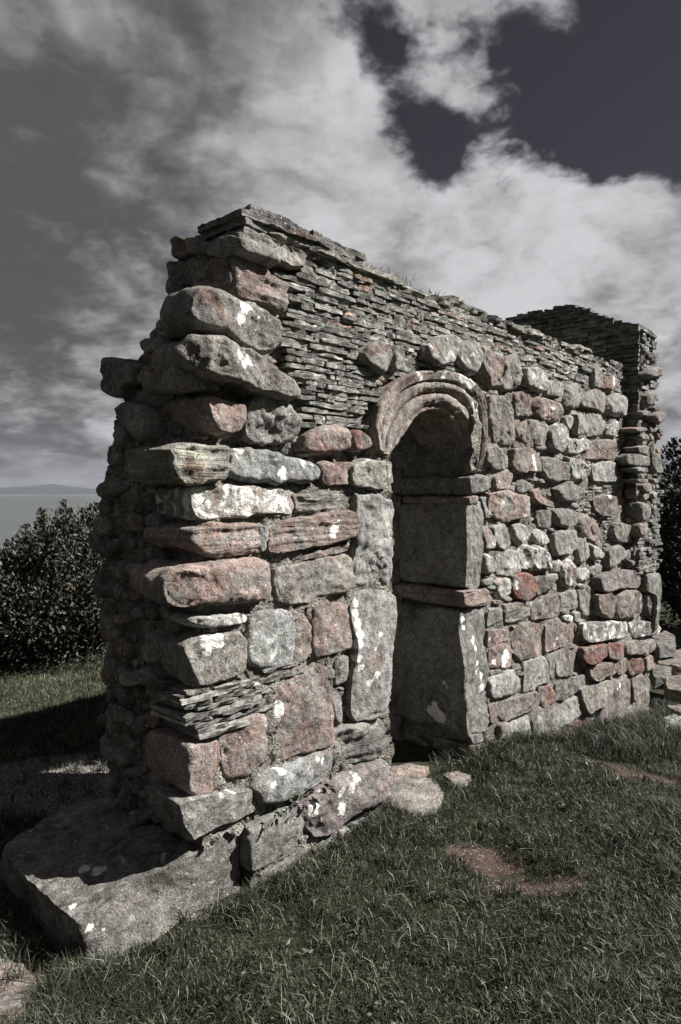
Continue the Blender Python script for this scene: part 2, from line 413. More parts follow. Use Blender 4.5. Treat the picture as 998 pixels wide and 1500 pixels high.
put('G5', [(130,470),(350,400),(600,360),(650,400),(665,600),(600,640),(430,670),(330,715),(150,700),(115,550)], 'GB', .06, 'k', .07, .0, rough=1.2)
put('G4', [(380,180),(530,130),(700,140),(870,150),(880,280),(790,360),(640,390),(560,380),(440,320),(385,270)], 'PB', .06, 'k', .24, .1, 'quoin_stone', strata=True)
put('G4', [(890,160),(920,150),(950,200),(940,310),(900,345),(880,280)], 'WH', .03, 'k', .05, .4)
put('G4', [(240,500),(330,465),(430,440),(650,410),(900,390),(965,440),(965,600),(920,700),(760,710),(600,700),(350,745),(240,720),(180,620)], 'PK', .10, 'm', .22, .05, 'quoin_stone', rough=1.3)
put('G4', [(360,830),(400,795),(550,810),(740,780),(800,800),(790,860),(600,885),(500,905),(370,870)], 'WH', .06, 'm', .12, .5)
put('G6', [(190,350),(330,260),(480,240),(600,235),(640,300),(630,500),(560,540),(420,590),(300,620),(240,480)], 'GB', .065, 'k', .22, .05, 'quoin_stone', spots=[(370,300,8),(440,290,9),(380,370,6),(470,310,5)])
put('P', [(364,900),(385,894),(415,896),(427,900),(428,940),(424,972),(390,978),(362,972),(358,940),(361,910)], 'BG', .055, 'k', .07, .4)
put('P', [(428,899),(441,899),(452,920),(452,955),(440,968),(426,971),(424,940)], 'PK', .05, 'k', .07, .1)
put('P', [(457,890),(470,884),(512,886),(516,900),(510,945),(490,957),(462,963),(455,955),(453,920)], 'PB', .055, 'k', .07, .0)
put('P', [(320,1078),(335,1062),(376,1042),(389,1050),(390,1080),(388,1112),(370,1132),(348,1142),(330,1148),(322,1115)], 'PK', .055, 'm', .07, .0)
put('P', [(272,1095),(300,1084),(318,1084),(322,1120),(319,1158),(297,1168),(282,1160),(275,1150)], 'PK', .05, 'k', .22, .0, 'quoin_stone')
put('G7', [(105,440),(130,370),(220,310),(330,270),(440,225),(485,260),(520,480),(535,750),(500,800),(350,850),(150,915),(115,880),(105,640)], 'PB', .05, 'k', .07, .0, spots=[(140,510,6),(150,550,8),(135,590,6)], label='large red stone with a white lichen oval')
put('G7', [(205,255),(240,225),(275,220),(292,245),(250,272)], 'PK', .03, 'm', .04, .2)
put('G7', [(535,185),(630,145),(650,170),(650,300),(600,350),(540,370)], 'GR', .045, 'k', .06, .05)
put('G7', [(520,410),(580,415),(600,480),(605,600),(590,670),(545,650),(525,520)], 'GR', .03, 'm', .05, .3)
put('P', [(520,728),(544,726),(574,732),(576,742),(573,790),(568,830),(567,861),(535,857),(515,859),(516,820),(520,780)], 'LG', .07, 'k', .30, .1, 'jamb_stone', rough=1.6)
put('P', [(521,877),(535,871),(565,872),(577,880),(573,930),(568,985),(565,1020),(558,1042),(540,1052),(522,1052),(514,1040),(513,1010),(520,960),(518,900)], 'LG', .09, 'k', .32, .12, 'jamb_stone', spots=[(531,885,5),(531,900,6),(532,915,6),(533,930,6),(530,945,6),(529,965,5),(531,978,4),(543,1001,4),(552,988,4),(560,930,2.5),(550,950,2)], strata=False)
put('G7', [(545,690),(700,650),(850,590),(915,640),(925,790),(880,880),(740,945),(640,960),(550,930)], 'GR', .07, 'm', .22, .05, 'jamb_stone', strata=True)
put('G8', [(425,190),(470,150),(600,100),(700,62),(740,90),(735,140),(680,200),(560,250),(470,285),(430,270)], 'BG', .085, 'm', .10, .1, spots=[(543,133,5),(500,195,4),(690,95,3),(715,100,3)])
put('G8', [(640,270),(720,200),(830,140),(910,85),(970,120),(975,210),(940,260),(840,310),(760,370),(690,420),(650,400),(625,330)], 'PU', .10, 'm', .16, .05, spots=[(843,168,4.5),(783,222,6),(821,206,6),(785,285,6),(785,300,5),(677,290,7),(680,310,6),(715,345,2)], label='large brown base stone spotted with lichen')
put('G8', [(110,265),(230,230),(400,205),(420,240),(420,290),(340,330),(240,370),(170,418),(140,370),(125,300)], 'GR', .07, 'k', .17, .15, 'quoin_stone', spots=[(290,240,3),(340,225,2)])
put('G8', [(385,360),(470,320),(600,265),(615,330),(610,400),(560,460),(480,510),(400,545),(390,450)], 'GR', .07, 'k', .12, .2)
put('G8', [(410,560),(500,520),(640,450),(660,520),(640,600),(560,650),(420,660)], 'DK', .05, 'k', .12, .15)
put('G8', [(660,420),(760,380),(840,420),(830,500),(720,560),(660,540)], 'GR', .03, 'm', .10, .05)
put('G8', [(800,350),(850,330),(940,270),(960,330),(950,400),(880,440),(810,390)], 'WH', .05, 'm', .10, .3)
put('G8', [(755,385),(790,362),(840,380),(850,420),(780,430)], 'LG', .06, 'm', .10, .2)
put('G8', [(660,0),(745,0),(745,60),(700,62),(660,40)], 'BR', -.005+.03, 'k', .05, .0, keep=False)
# stones left of and above the arch
put('D5', [(130,110),(190,65),(260,85),(275,150),(265,230),(240,260),(130,200),(120,140)], 'GR', .075, 'm', .08, .1)
put('D5', [(280,110),(330,100),(345,160),(330,230),(290,255),(275,200)], 'GB', .065, 'm', .08, .05)
put('D5', [(470,100),(530,55),(600,40),(645,75),(640,140),(620,205),(530,205),(480,170)], 'GR', .085, 'k', .08, .5)
put('D5', [(655,100),(700,70),(770,85),(780,140),(770,200),(740,260),(690,230),(650,160)], 'GR', .08, 'k', .08, .42)
put('H1', [(20,190),(100,210),(150,230),(220,290),(210,400),(190,540),(100,560),(70,440),(30,330)], 'PB', .075, 'k', .08, .1, rough=1.4)
put('H1', [(240,310),(310,270),(360,300),(370,380),(400,440),(360,560),(290,580),(200,570),(215,440)], 'GB', .075, 'm', .08, .1, rough=1.3)
put('H1', [(430,370),(520,380),(605,430),(610,500),(590,590),(500,570),(420,530),(410,450)], 'LG', .085, 'k', .08, .5)
put('H1', [(395,250),(470,260),(530,300),(520,320),(400,300)], 'LG', .045, 'm', .05, .3)
put('H1', [(620,490),(660,480),(770,520),(760,640),(680,630),(615,610)], 'LG', .065, 'k', .07, .45)
put('H1', [(860,490),(930,540),(945,660),(880,745),(780,740),(760,660),(790,590),(820,530)], 'GR', .075, 'm', .08, .25)
put('H1', [(320,610),(370,585),(450,610),(490,660),(480,800),(440,815),(340,815),(325,740)], 'PB', .055, 'k', .07, .3, rough=1.5)
put('H1', [(500,660),(560,620),(640,640),(720,690),(760,740),(750,850),(620,850),(520,820),(490,740)], 'PB', .07, 'm', .07, .15, rough=1.5, spots=[(680,745,3),(620,795,1.5)])
put('P', [(713,580),(724,577),(732,578),(748,590),(752,605),(752,640),(750,651),(735,650),(722,643),(716,620)], 'GB', .055, 'k', .07, .05, rough=1.5)
put('P', [(753,620),(765,617),(773,625),(776,645),(768,650),(756,640)], 'BR', .05, 'k', .07, .1)
put('P', [(774,614),(795,616),(805,630),(802,655),(785,652),(775,640)], 'GB', .055, 'k', .07, .3)
put('P', [(804,632),(818,620),(826,625),(828,645),(818,665),(806,655)], 'GR', .10, 'k', .08, .5)
put('H1', [(780,800),(850,810),(850,880),(820,950),(790,900)], 'LG', .08, 'm', .07, .4)
put('H7', [(75,760),(130,750),(165,800),(160,930),(80,935),(75,850)], 'LG', .085, 'k', .08, .3)
put('H7', [(165,740),(320,740),(335,800),(330,860),(270,940),(180,950),(168,850)], 'GR', .055, 'k', .07, .3)
put('H7', [(330,880),(400,790),(435,830),(430,900),(440,950),(330,930)], 'LG', .08, 'k', .07, .5)
put('H7', [(150,600),(230,535),(330,570),(370,600),(350,680),(320,740),(240,710),(140,680)], 'GB', .075, 'k', .08, .2)
put('H7', [(370,600),(440,575),(520,600),(540,660),(510,770),(440,765),(345,750),(355,650)], 'LG', .085, 'm', .08, .2)
put('H7', [(225,360),(250,330),(290,370),(295,480),(280,520),(230,510)], 'LG', .065, 'k', .07, .3)
put('H7', [(290,410),(350,430),(400,420),(430,470),(415,530),(380,545),(290,520)], 'RD', .065, 'k', .07, .0, spots=[(410,455,3),(412,490,3)], label='bright red stone under the slates')
# stones right of the doorway
put('H2', [(70,180),(130,140),(200,190),(290,250),(300,290),(230,360),(140,360),(60,290)], 'GB', .065, 'k', .07, .2, rough=1.6)
put('H2', [(320,180),(440,150),(500,190),(555,260),(545,380),(440,390),(330,370),(290,310)], 'BR', .09, 'k', .08, .1, spots=[(520,250,4),(525,300,4),(540,340,3)])
put('H2', [(560,260),(620,250),(720,280),(820,290),(830,450),(720,465),(620,450),(570,380)], 'GR', .075, 'k', .08, .1)
put('H2', [(800,240),(900,250),(990,320),(1000,440),(940,470),(835,450),(825,300)], 'LG', .085, 'm', .08, .3, rough=1.5)
put('H2', [(130,430),(240,365),(295,410),(280,540),(160,530)], 'PK', .075, 'k', .08, .5)
put('H2', [(110,580),(250,560),(330,590),(430,610),(430,700),(420,800),(250,820),(130,780),(105,680)], 'PK', .085, 'k', .08, .42)
put('H2', [(370,470),(430,450),(485,490),(470,560),(400,580),(340,560)], 'GR', .06, 'm', .07, .25)
put('H2', [(480,560),(520,540),(620,610),(660,670),(640,700),(540,680),(500,620)], 'PB', .085, 'k', .08, .15)
put('H2', [(700,540),(820,460),(910,530),(920,580),(870,650),(760,640),(720,600)], 'GR', .085, 'k', .08, .15)
put('H2', [(20,620),(100,610),(100,720),(110,800),(60,800)], 'LG', .05, 'k', .07, .45)
put('H2', [(530,740),(640,720),(650,860),(630,910),(540,890),(520,800)], 'GR', .065, 'k', .07, .15)
put('H2', [(660,730),(800,720),(890,750),(880,860),(800,885),(730,870),(700,780)], 'GR', .09, 'k', .08, .1)
put('H2', [(890,790),(960,760),(1030,800),(1030,940),(960,990),(900,900)], 'PB', .07, 'm', .07, .4)
put('H2', [(440,680),(470,760),(480,860),(430,870),(420,740)], 'PB', .045, 'm', .06, .1)
put('P', [(706,776),(713,770),(722,788),(723,802),(708,806)], 'PK', .055, 'k', .06, .5)
put('P', [(718,772),(735,766),(742,780),(746,795),(738,806),(728,800),(720,785)], 'LG', .06, 'k', .07, .3)
put('P', [(748,770),(758,763),(768,775),(774,786),(762,800),(752,792)], 'WH', .075, 'm', .07, .5)
put('P', [(769,783),(776,775),(779,787),(772,795)], 'GR', .04, 'm', .05, .2)
put('P', [(778,775),(795,774),(803,785),(800,798),(788,798),(778,790)], 'WH', .065, 'm', .06, .5)
put('P', [(812,780),(841,776),(843,800),(830,812),(815,814),(812,800)], 'LG', .09, 'k', .08, .1)
put('H3', [(45,190),(100,200),(165,280),(150,380),(60,390),(45,280)], 'WH', .055, 'm', .07, .4)
put('H3', [(170,200),(290,160),(360,170),(375,350),(300,380),(180,380)], 'LG', .045, 'k', .06, .45)
put('H3', [(370,130),(430,110),(600,140),(655,200),(655,350),(560,360),(450,340),(380,320)], 'WH', .085, 'm', .08, .5, rough=1.6)
put('H3', [(145,440),(200,410),(290,410),(310,450),(300,590),(190,620),(150,520)], 'WH', .055, 'm', .07, .4)
put('H3', [(330,400),(400,375),(470,390),(490,450),(485,580),(430,615),(350,590),(320,480)], 'RD', .085, 'k', .08, .0, spots=[(385,470,3),(388,510,2)], label='deep red stone projecting from the rubble')
put('H3', [(500,400),(600,380),(690,390),(700,450),(660,530),(590,570),(500,590),(490,480)], 'DK', .07, 'm', .08, .0)
put('H3', [(760,270),(830,250),(880,320),(885,450),(880,490),(790,510),(760,430),(750,330)], 'PB', .09, 'm', .08, .55)
put('H3', [(660,250),(745,245),(750,340),(700,360),(660,340)], 'LG', .04, 'm', .06, .4)
put('H3', [(890,340),(960,310),(1000,350),(1000,440),(920,460),(890,400)], 'WH', .055, 'm', .07, .45)
put('H3', [(230,650),(460,640),(460,720),(440,800),(240,830),(230,740)], 'GR', .055, 'k', .07, .15, strata=True)
put('H3', [(80,690),(200,690),(215,800),(150,830),(80,850)], 'GR', .045, 'k', .07, .05)
put('H3', [(500,610),(620,580),(710,560),(735,640),(735,760),(620,780),(490,800),(480,700)], 'PU', .055, 'k', .07, .3)
put('H3', [(740,560),(870,520),(910,560),(905,680),(800,720),(745,720)], 'GR', .045, 'k', .07, .3)
put('H3', [(760,760),(850,750),(855,800),(800,825)], 'WH', .07, 'm', .06, .8)
put('H3', [(855,730),(920,720),(935,780),(870,800)], 'LG', .04, 'm', .06, .4)
put('H3', [(60,420),(130,410),(125,480),(60,490),(40,460)], 'LG', .04, 'm', .06, .4)
put('H3', [(240,380),(330,370),(330,400),(240,405)], 'GR', .02, 'm', .05, .2)
put('P', [(749,922),(764,916),(790,909),(795,922),(794,952),(788,960),(760,967),(753,955)], 'PB', .055, 'k', .07, .05)
put('P', [(797,912),(815,905),(822,912),(838,910),(839,930),(834,942),(815,950),(798,957)], 'PB', .055, 'k', .07, .05, spots=[(815,935,1.8),(813,944,2.2)])
put('P', [(713,925),(725,921),(744,923),(745,938),(730,942),(714,948)], 'PB', .045, 'k', .07, .3)
put('P', [(841,912),(855,906),(856,930),(848,940),(842,938)], 'BR', .045, 'k', .07, .35)
put('H4', [(90,130),(200,90),(280,100),(290,280),(220,310),(90,300)], 'PB', .05, 'k', .07, .1, spots=[(250,170,6),(235,220,7),(260,200,7),(225,265,4),(145,250,3)])
put('H4', [(90,320),(160,308),(225,305),(205,332),(90,365)], 'GR', .03, 'k', .05, .3)
put('H4', [(90,390),(200,350),(330,325),(370,370),(390,510),(280,540),(150,580),(95,550)], 'LG', .055, 'k', .07, .2)
put('H4', [(300,265),(355,260),(365,320),(310,320)], 'GR', .03, 'k', .05, .3)
put('H4', [(400,240),(520,210),(600,200),(630,300),(630,430),(540,460),(490,500),(410,525),(405,380)], 'LG', .055, 'k', .07, .0)
put('H4', [(612,200),(700,160),(700,380),(640,400),(632,290)], 'GR', .045, 'k', .07, .2)
put('H4', [(710,160),(780,130),(900,85),(925,150),(930,310),(860,360),(740,395),(710,370)], 'GB', .05, 'k', .07, .05)
put('H4', [(932,100),(970,130),(970,300),(942,310)], 'LG', .04, 'k', .07, .2)
put('H4', [(180,630),(330,570),(500,520),(540,560),(535,640),(460,700),(340,750),(250,790),(190,700)], 'PU', .055, 'k', .07, .15)
put('H4', [(85,640),(160,620),(165,780),(100,820)], 'BR', .03, 'k', .06, .1)
put('H4', [(540,470),(640,450),(680,500),(690,610),(570,660),(540,560)], 'RD', .045, 'k', .07, .0)
put('H4', [(692,450),(750,415),(800,480),(805,570),(760,600),(692,610)], 'DK', .05, 'k', .07, .0)
put('H4', [(780,420),(900,370),(1000,330),(1040,400),(1000,470),(900,520),(830,560),(812,470)], 'GR', .045, 'k', .07, .2)
put('H4', [(490,690),(720,610),(740,700),(735,850),(620,920),(510,940),(490,820)], 'GB', .05, 'k', .07, .0)
put('H4', [(747,650),(950,510),(970,620),(970,700),(850,790),(747,840)], 'LG', .05, 'k', .07, .2)
put('H4', [(265,830),(330,790),(460,745),(475,850),(470,980),(370,1030),(280,1010)], 'LG', .055, 'k', .07, .15)
put('H4', [(180,830),(250,800),(265,900),(270,1060),(240,1115),(200,1110),(200,950)], 'GR', .055, 'k', .09, .1)
put('H4', [(760,850),(990,740),(1010,900),(990,1020),(800,1030),(750,940)], 'RD', .03, 'k', .07, .0)
put('H4', [(480,960),(740,870),(750,1020),(500,1100)], 'GR', .03, 'k', .07, .1)
put('H4', [(280,1050),(480,1000),(490,1110),(290,1130)], 'GR', .03, 'k', .07, .1)
# far end of the wall and the foot of the gable
put('H6', [(290,90),(400,40),(620,30),(630,150),(590,180),(390,190),(330,220),(295,200)], 'PU', .09, 'k', .10, .0, base=.045)
put('H6', [(265,250),(360,225),(405,300),(400,400),(380,440),(290,400),(270,330)], 'BR', .09, 'k', .10, .0, base=.045)
put('H6', [(412,240),(500,190),(600,190),(640,260),(630,400),(560,450),(450,450),(402,420),(412,340)], 'BR', .08, 'm', .10, .35, base=.045)
put('H6', [(650,230),(740,225),(755,300),(750,440),(690,440),(660,350)], 'PU', .08, 'k', .10, .1, base=.045)
put('H6', [(170,480),(400,460),(500,470),(545,470),(545,590),(450,600),(220,635),(165,600)], 'GR', .075, 'k', .12, .55, base=.045)
put('H6', [(550,470),(740,460),(765,520),(750,570),(580,595),(548,540)], 'GR', .075, 'k', .12, .5, base=.045)
put('H6', [(150,690),(320,650),(330,760),(200,830),(150,780)], 'RD', .08, 'k', .10, .1, base=.045)
put('H6', [(352,650),(480,650),(490,760),(410,790),(352,770)], 'RD', .08, 'k', .10, .2, base=.045)
put('H6', [(492,650),(590,620),(620,680),(620,740),(500,740)], 'BR', .08, 'k', .10, .2, base=.045)
put('H6', [(628,640),(720,610),(730,690),(640,760),(624,700)], 'PU', .08, 'k', .10, .3, base=.045)
put('H6', [(210,850),(390,800),(410,900),(250,970),(215,920)], 'BR', .06, 'k', .09, .0, base=.045)
put('H6', [(412,800),(500,770),(510,870),(430,920)], 'BR', .06, 'k', .09, .0, base=.045)
put('H6', [(520,780),(640,770),(650,880),(540,920)], 'RD', .06, 'k', .09, .0, base=.045)
put('H6', [(652,780),(720,740),(725,860),(660,890)], 'PB', .06, 'k', .09, .0, base=.045)
put('H6', [(140,1040),(360,960),(380,1050),(320,1180),(190,1250),(150,1130)], 'GB', .05, 'k', .08, .0, base=.045)
put('H6', [(390,980),(540,930),(550,1100),(545,1250),(530,1350),(300,1420),(270,1380),(320,1200)], 'PU', .05, 'k', .08, .0, spots=[(450,1005,2.6),(422,1030,1.6),(512,1300,2.2),(512,1320,2.2)], base=.045)
put('H6', [(552,940),(640,910),(620,1060),(580,1150),(556,1130)], 'PU', .05, 'k', .08, .2, base=.045)
put('H6', [(210,160),(250,150),(255,240),(215,380),(250,300)], 'BR', .03, 'k', .08, .0)
put('H6', [(95,190),(150,160),(250,160),(250,280),(215,390),(130,430),(100,350)], 'GB', .055, 'k', .07, .25)
put('H5', [(225,660),(330,620),(420,650),(430,720),(410,790),(310,810),(250,760)], 'BR', .09, 'k', .09, .0, spots=[(380,635,3)])
put('H5', [(395,860),(480,860),(570,900),(580,980),(560,1040),(470,1040),(400,1020)], 'GB', .11, 'm', .14, .15)
put('H5', [(340,1100),(440,1065),(500,1130),(470,1180),(400,1240),(340,1260)], 'GR', .10, 'k', .12, .1)
put('H5', [(480,1100),(540,1090),(550,1150),(510,1205),(485,1190)], 'PU', .09, 'm', .12, .1)
put('H5', [(182,180),(200,150),(390,150),(440,200),(440,270),(430,310),(182,310)], 'PB', .07, 'k', .08, .2)
put('H5', [(0,140),(178,150),(175,240),(80,265),(0,240)], 'LG', .07, 'k', .08, .2, rough=1.8)
put('H5', [(210,370),(330,340),(410,340),(420,510),(220,515)], 'LG', .07, 'k', .08, .35)
put('H5', [(110,990),(180,1050),(180,1200),(80,1230),(70,1080)], 'LG', .075, 'm', .08, .35)
put('H5', [(190,1030),(290,1100),(300,1160),(220,1210),(185,1100)], 'WH', .085, 'm', .08, .45)
put('H5', [(170,1000),(240,970),(310,1060),(310,1140),(200,1020)], 'PB', .055, 'm', .07, .0)
put('H5', [(200,870),(250,870),(270,940),(220,970)], 'PB', .05, 'm', .07, .0)
put('H5', [(180,1250),(280,1220),(310,1260),(240,1350),(190,1330)], 'GR', .055, 'm', .07, .3)
put('H5', [(200,725),(240,730),(280,800),(240,820),(200,790)], 'GR', .045, 'm', .07, .1)
# right jamb: each block turns the corner and lines the doorway
put('P', [(682,742),(705,740),(706,790),(704,855),(695,860),(681,857)], 'GR', .035, 'k', .43, .1, 'jamb_stone', strata=False)
put('P', [(677,905),(690,897),(711,893),(713,960),(713,1065),(700,1070),(682,1073),(678,1000)], 'GR', .04, 'k', .45, .15, 'jamb_stone', spots=[(684,908,4),(685,920,3.5),(696,938,4),(698,950,3),(700,972,3),(706,990,4),(706,1008,5),(699,985,2)], reveal=[(658,1000,9),(636,1040,10),(645,1048,11),(640,1032,8),(664,1034,3)], label='tall jamb slab with rounded lichen patches')
put('P', [(677,866),(700,863),(722,862),(722,876),(712,887),(679,889)], 'PB', .045, 'k', .44, .15, 'jamb_stone', strata=True)
put('P', [(685,698),(718,699),(720,712),(705,722),(688,725)], 'GR', .045, 'k', .45, .2, 'impost_stone')
put('P', [(683,728),(697,727),(698,738),(684,739)], 'BR', .02, 'k', .42, .05, 'jamb_stone')
put('P', [(684,1076),(706,1073),(708,1084),(690,1090)], 'GR', .0+.01, 'k', .30, .1, 'jamb_stone')
put('P', [(686,1092),(712,1088),(714,1112),(690,1118)], 'DK', .01, 'k', .34, .0, 'jamb_stone')

# small pieces wedged in the joints
def wedge(x, y, r, tone, li, P=.03):
    n = random.randint(5, 7); a0 = random.random()*6
    k = [(x+r*(.75+.5*random.random())*cos(a0+i*2*pi/n)*1.15, y+r*(.6+.4*random.random())*sin(a0+i*2*pi/n)) for i in range(n)]
    put('P', k, tone, P, 'm', .04, li, 'pinning_stone', keep=False)
cnt = 0
rp = random.Random(5)
zone = [(713,560),(905,600),(905,900),(850,1000),(840,1060),(715,1090)]
while cnt < 70:
    x = rp.uniform(713, 905); y = rp.uniform(560, 1080)
    if not inside(zone, x, y): continue
    a, z = FRONT.proj(x, y, .03)
    r = rp.uniform(3, 8)
    if any(inside(f, a, z) for f in FS): continue
    cnt += 1; wedge(x, y, r, rp.choice(['GR', 'PB', 'LG', 'GB', 'BR']), rp.choice([.1, .3, .45]), .03+.025*rp.random())
for _ in range(600):
    x = rp.uniform(285, 520); y = rp.uniform(600, 1200); a, z = FRONT.proj(x, y, .02)
    if any(inside(f, a, z) for f in FS): continue
    if rp.random() < .11: wedge(x, y, rp.uniform(3, 6), rp.choice(['GR', 'PB', 'LG', 'PK']), .2, .040)

# ------------------------------------------------------------------ mortar and rubble core
def shell(fn, dims, res, amp, seed, freq=14., amp2=.006):
    """six noisy faces of a box, mapped through fn(s,t,z) from unit coordinates"""
    V = []; F = []; off = 0
    for ax in range(3):
        u, v = [k for k in range(3) if k != ax]
        nu = max(2, int(dims[u]/res)); nv = max(2, int(dims[v]/res))
        for sgn in (0, 1):
            g = np.zeros(((nu+1)*(nv+1), 3)); uu, vv = np.meshgrid(np.linspace(0, 1, nu+1), np.linspace(0, 1, nv+1), indexing='ij')
            g[:, u] = uu.ravel(); g[:, v] = vv.ravel(); g[:, ax] = sgn
            V.append(g); i, j = np.meshgrid(np.arange(nu), np.arange(nv), indexing='ij'); q = (i*(nv+1)+j).ravel()+off
            f = np.stack([q, q+nv+1, q+nv+2, q+1], 1)
            flip = (sgn == 0) ^ (ax == 1)
            F.append(f[:, ::-1] if flip else f); off += len(g)
    V = np.vstack(V); X = fn(V)
    for k in range(3):
        X[:, k] += amp*fbm(X, freq, 3, seed+k*9) + amp2*fbm(X, 60., 3, seed+k*9+40, .6)
    return X, np.vstack(F)
def wmap(s, t, z): return C0 + np.outer(s, U_) + np.outer(t, B_) + np.outer(z, Z_)
zs = [0, .3, 1.0, 1.62, 1.68, 1.85, 2.0, 2.2, 2.45, 2.7]
Tz = lambda z: np.interp(z, zs, [.62, .63, .65, .66, .63, .62, .60, .50, .48, .40])
Lz = lambda z: np.interp(z, [0, 1.6, 1.9, 2.2, 2.35, 2.7], [.0, -.01, .05, .10, .19, .25])
TOPZ = 2.66
def pier_l(V):
    z = .05+V[:, 2]*(TOPZ-.07); L = Lz(z); s = L+(1.16-L)*V[:, 0]; lo = np.interp(s, [.2, .27], [.27, .0]); z = lo+V[:, 2]*(TOPZ-.02-lo)
    fr = np.interp(z, [1.62, 1.70], [-.028, .026]); return wmap(s, fr+(Tz(z)-fr)*V[:, 1], z)
X, F = shell(pier_l, (1.1, .6, 2.5), .013, .014, 3, 14., .010)
centred('rubble_core', X, F, M_MORTAR, wall)
def pier_r(V):
    z = -.6+V[:, 2]*(TOPZ+.57); s = 1.915+(4.40-1.915)*V[:, 0]; fr = np.interp(z, [2.2, 2.3], [-.026, .026]); fr = np.where((s < 2.09) & (z < 1.72), .035, fr); return wmap(s, fr+(.64-fr)*V[:, 1], z)
X, F = shell(pier_r, (2.5, .6, 3.2), .016, .014, 4)
centred('rubble_core', X, F, M_MORTAR, wall)
# above the arch: bottom follows the vault
inner_px = [(573,669),(582,657),(591,647),(598,634),(604,623),(612,612),(622,605),(632,601),(641,600),(650,602),(660,610),(669,621),(676,632),(681,645),(683,660),(684,686)]
outer_px = [(556,657),(550,638),(550,614),(556,595),(564,578),(576,563),(592,550),(612,543),(638,541),(662,544),(685,550),(701,561),(711,576),(715,605),(716,640),(705,690)]
inn = np.array([FRONT.proj(x, y, -.02) for x, y in inner_px]); outn = np.array([FRONT.proj(x, y, .05) for x, y in outer_px])
def smooth_path(P, n):
    d = np.r_[0, np.cumsum(np.linalg.norm(np.diff(P, axis=0), axis=1))]; t = np.linspace(0, d[-1], n)
    Q = np.stack([np.interp(t, d, P[:, k]) for k in range(2)], 1)
    for _ in range(max(1, n//5)): Q[1:-1] = (Q[:-2]+2*Q[1:-1]+Q[2:])/4
    return Q
NI = 90
pi_, po_ = smooth_path(inn, NI), smooth_path(outn, NI)
def lintel(V):
    s = 1.10+V[:, 0]*.90; zlo = np.interp(s, pi_[:, 0], pi_[:, 1]+.05, left=1.70, right=1.66)
    # steep sides of the vault stay open
    zlo = np.where((s > pi_[0, 0]) & (s < pi_[-1, 0]), np.maximum(zlo, 1.74), zlo)
    z = zlo+(TOPZ-.02-zlo)*V[:, 2]; return wmap(s, .03+.60*V[:, 1], z)
X, F = shell(lintel, (.9, .6, .9), .016, .012, 5)
centred('rubble_core', X, F, M_MORTAR, wall)

# carved arch: stepped roll mouldings in one worn stone
def arch():
    q = np.unique(np.r_[np.linspace(0, 1, 61), [.12, .13, .45, .46, .73, .74]])
    def h(q):
        v = np.interp(q, [0, .03, .12, .135, .15, .43, .45, .465, .48, .71, .73, .745, .77, .96, 1.], [-.060, -.035, -.030, -.072, -.022, -.002, -.012, -.046, -.002, .022, .014, -.020, .034, .052, .040])
        v = v + .014*np.clip(np.sin((q-.15)/.29*pi), 0, 1)*((q > .15) & (q < .44)) + .013*np.clip(np.sin((q-.48)/.24*pi), 0, 1)*((q > .48) & (q < .72))
        return v
    hq = h(q); V = []
    rows = []
    for k in (.30, .22, .14, .06): rows.append(('in', -k-.05))
    n = NI
    for kk, w in rows: V.append(FRONT.at(pi_[:, 0], pi_[:, 1], np.full(n, w)))
    for qq, hh in zip(q, hq):
        P = pi_+(po_-pi_)*qq; V.append(FRONT.at(P[:, 0], P[:, 1], np.full(n, hh)))
    for k in (.0, -.03, -.06): V.append(FRONT.at(po_[:, 0], po_[:, 1], np.full(n, k)))
    R = len(V); X = np.vstack(V)
    nz = .004*fbm(X, 12., 3, 77)+.0035*fbm(X, 55., 2, 78, .6); wear = np.clip(fbm(X, 9., 3, 79), 0, 1)*.008
    X = X-np.outer(nz+wear, B_) + .0028*np.outer(fbm(X, 20., 3, 80), U_) + .0028*np.outer(fbm(X, 20., 3, 81), Z_)
    F = [(j*n+i, j*n+i+1, (j+1)*n+i+1, (j+1)*n+i) for j in range(R-1) for i in range(n-1)]
    F = [f[::-1] for f in F]
    for i in (0, n-1): 
        cap = [j*n+i for j in range(R)]; F.append(tuple(cap) if i == 0 else tuple(cap[::-1]))
    sp = []
    for (x, y, r) in [(455,290,4),(432,255,3),(578,275,4),(765,440,5.5),(770,475,5.5),(778,505,4),(700,300,5),(735,310,6),(675,275,4),(715,330,4)]:
        xx, yy = 500+x/3.838, 480+y/3.838; a, z = FRONT.proj(xx, yy, .05); w = FRONT.O+FRONT.A*a+Z_*z+FRONT.W*.05; sp.append((w, r*1.4*w[1]/1000))
    m = stone_material('carved_sandstone', sp, W=FRONT.W)
    o = centred('door_arch', X, F, m, wall, (.255, .215, .19, .10)); o['label'] = 'pinkish arch stone with worn roll mouldings'
    FS.append(np.vstack([po_, pi_[::-1]]))
arch()
# wedge stones of the vault behind the arch
for k in range(9):
    i0, i1 = int(k*(NI-1)/9), int((k+1)*(NI-1)/9)
    ps = pi_[i0:i1+1]; c = np.array([pi_[:, 0].mean(), 1.72]); dirv = ps-c; ln = np.linalg.norm(dirv, axis=1, keepdims=True)
    lo = c+dirv*(1+.035/ln); hi = c+dirv*(1+.16/ln)
    def vmap(V, lo=lo, hi=hi):
        t = np.linspace(0, 1, len(lo)); a = np.stack([np.interp(.02+.96*V[:, 0], t, lo[:, m]) for m in (0, 1)], 1); b = np.stack([np.interp(.02+.96*V[:, 0], t, hi[:, m]) for m in (0, 1)], 1)
        p = a+(b-a)*V[:, 2:3]; return wmap(p[:, 0], .24+.40*V[:, 1], p[:, 1])
    X, F = shell(vmap, (.12, .4, .12), .025, .008, 100+k)
    centred('vault_stone', X, F, M_STONE, wall, col4(random.choice(['GR', 'BR', 'DK']), 0))
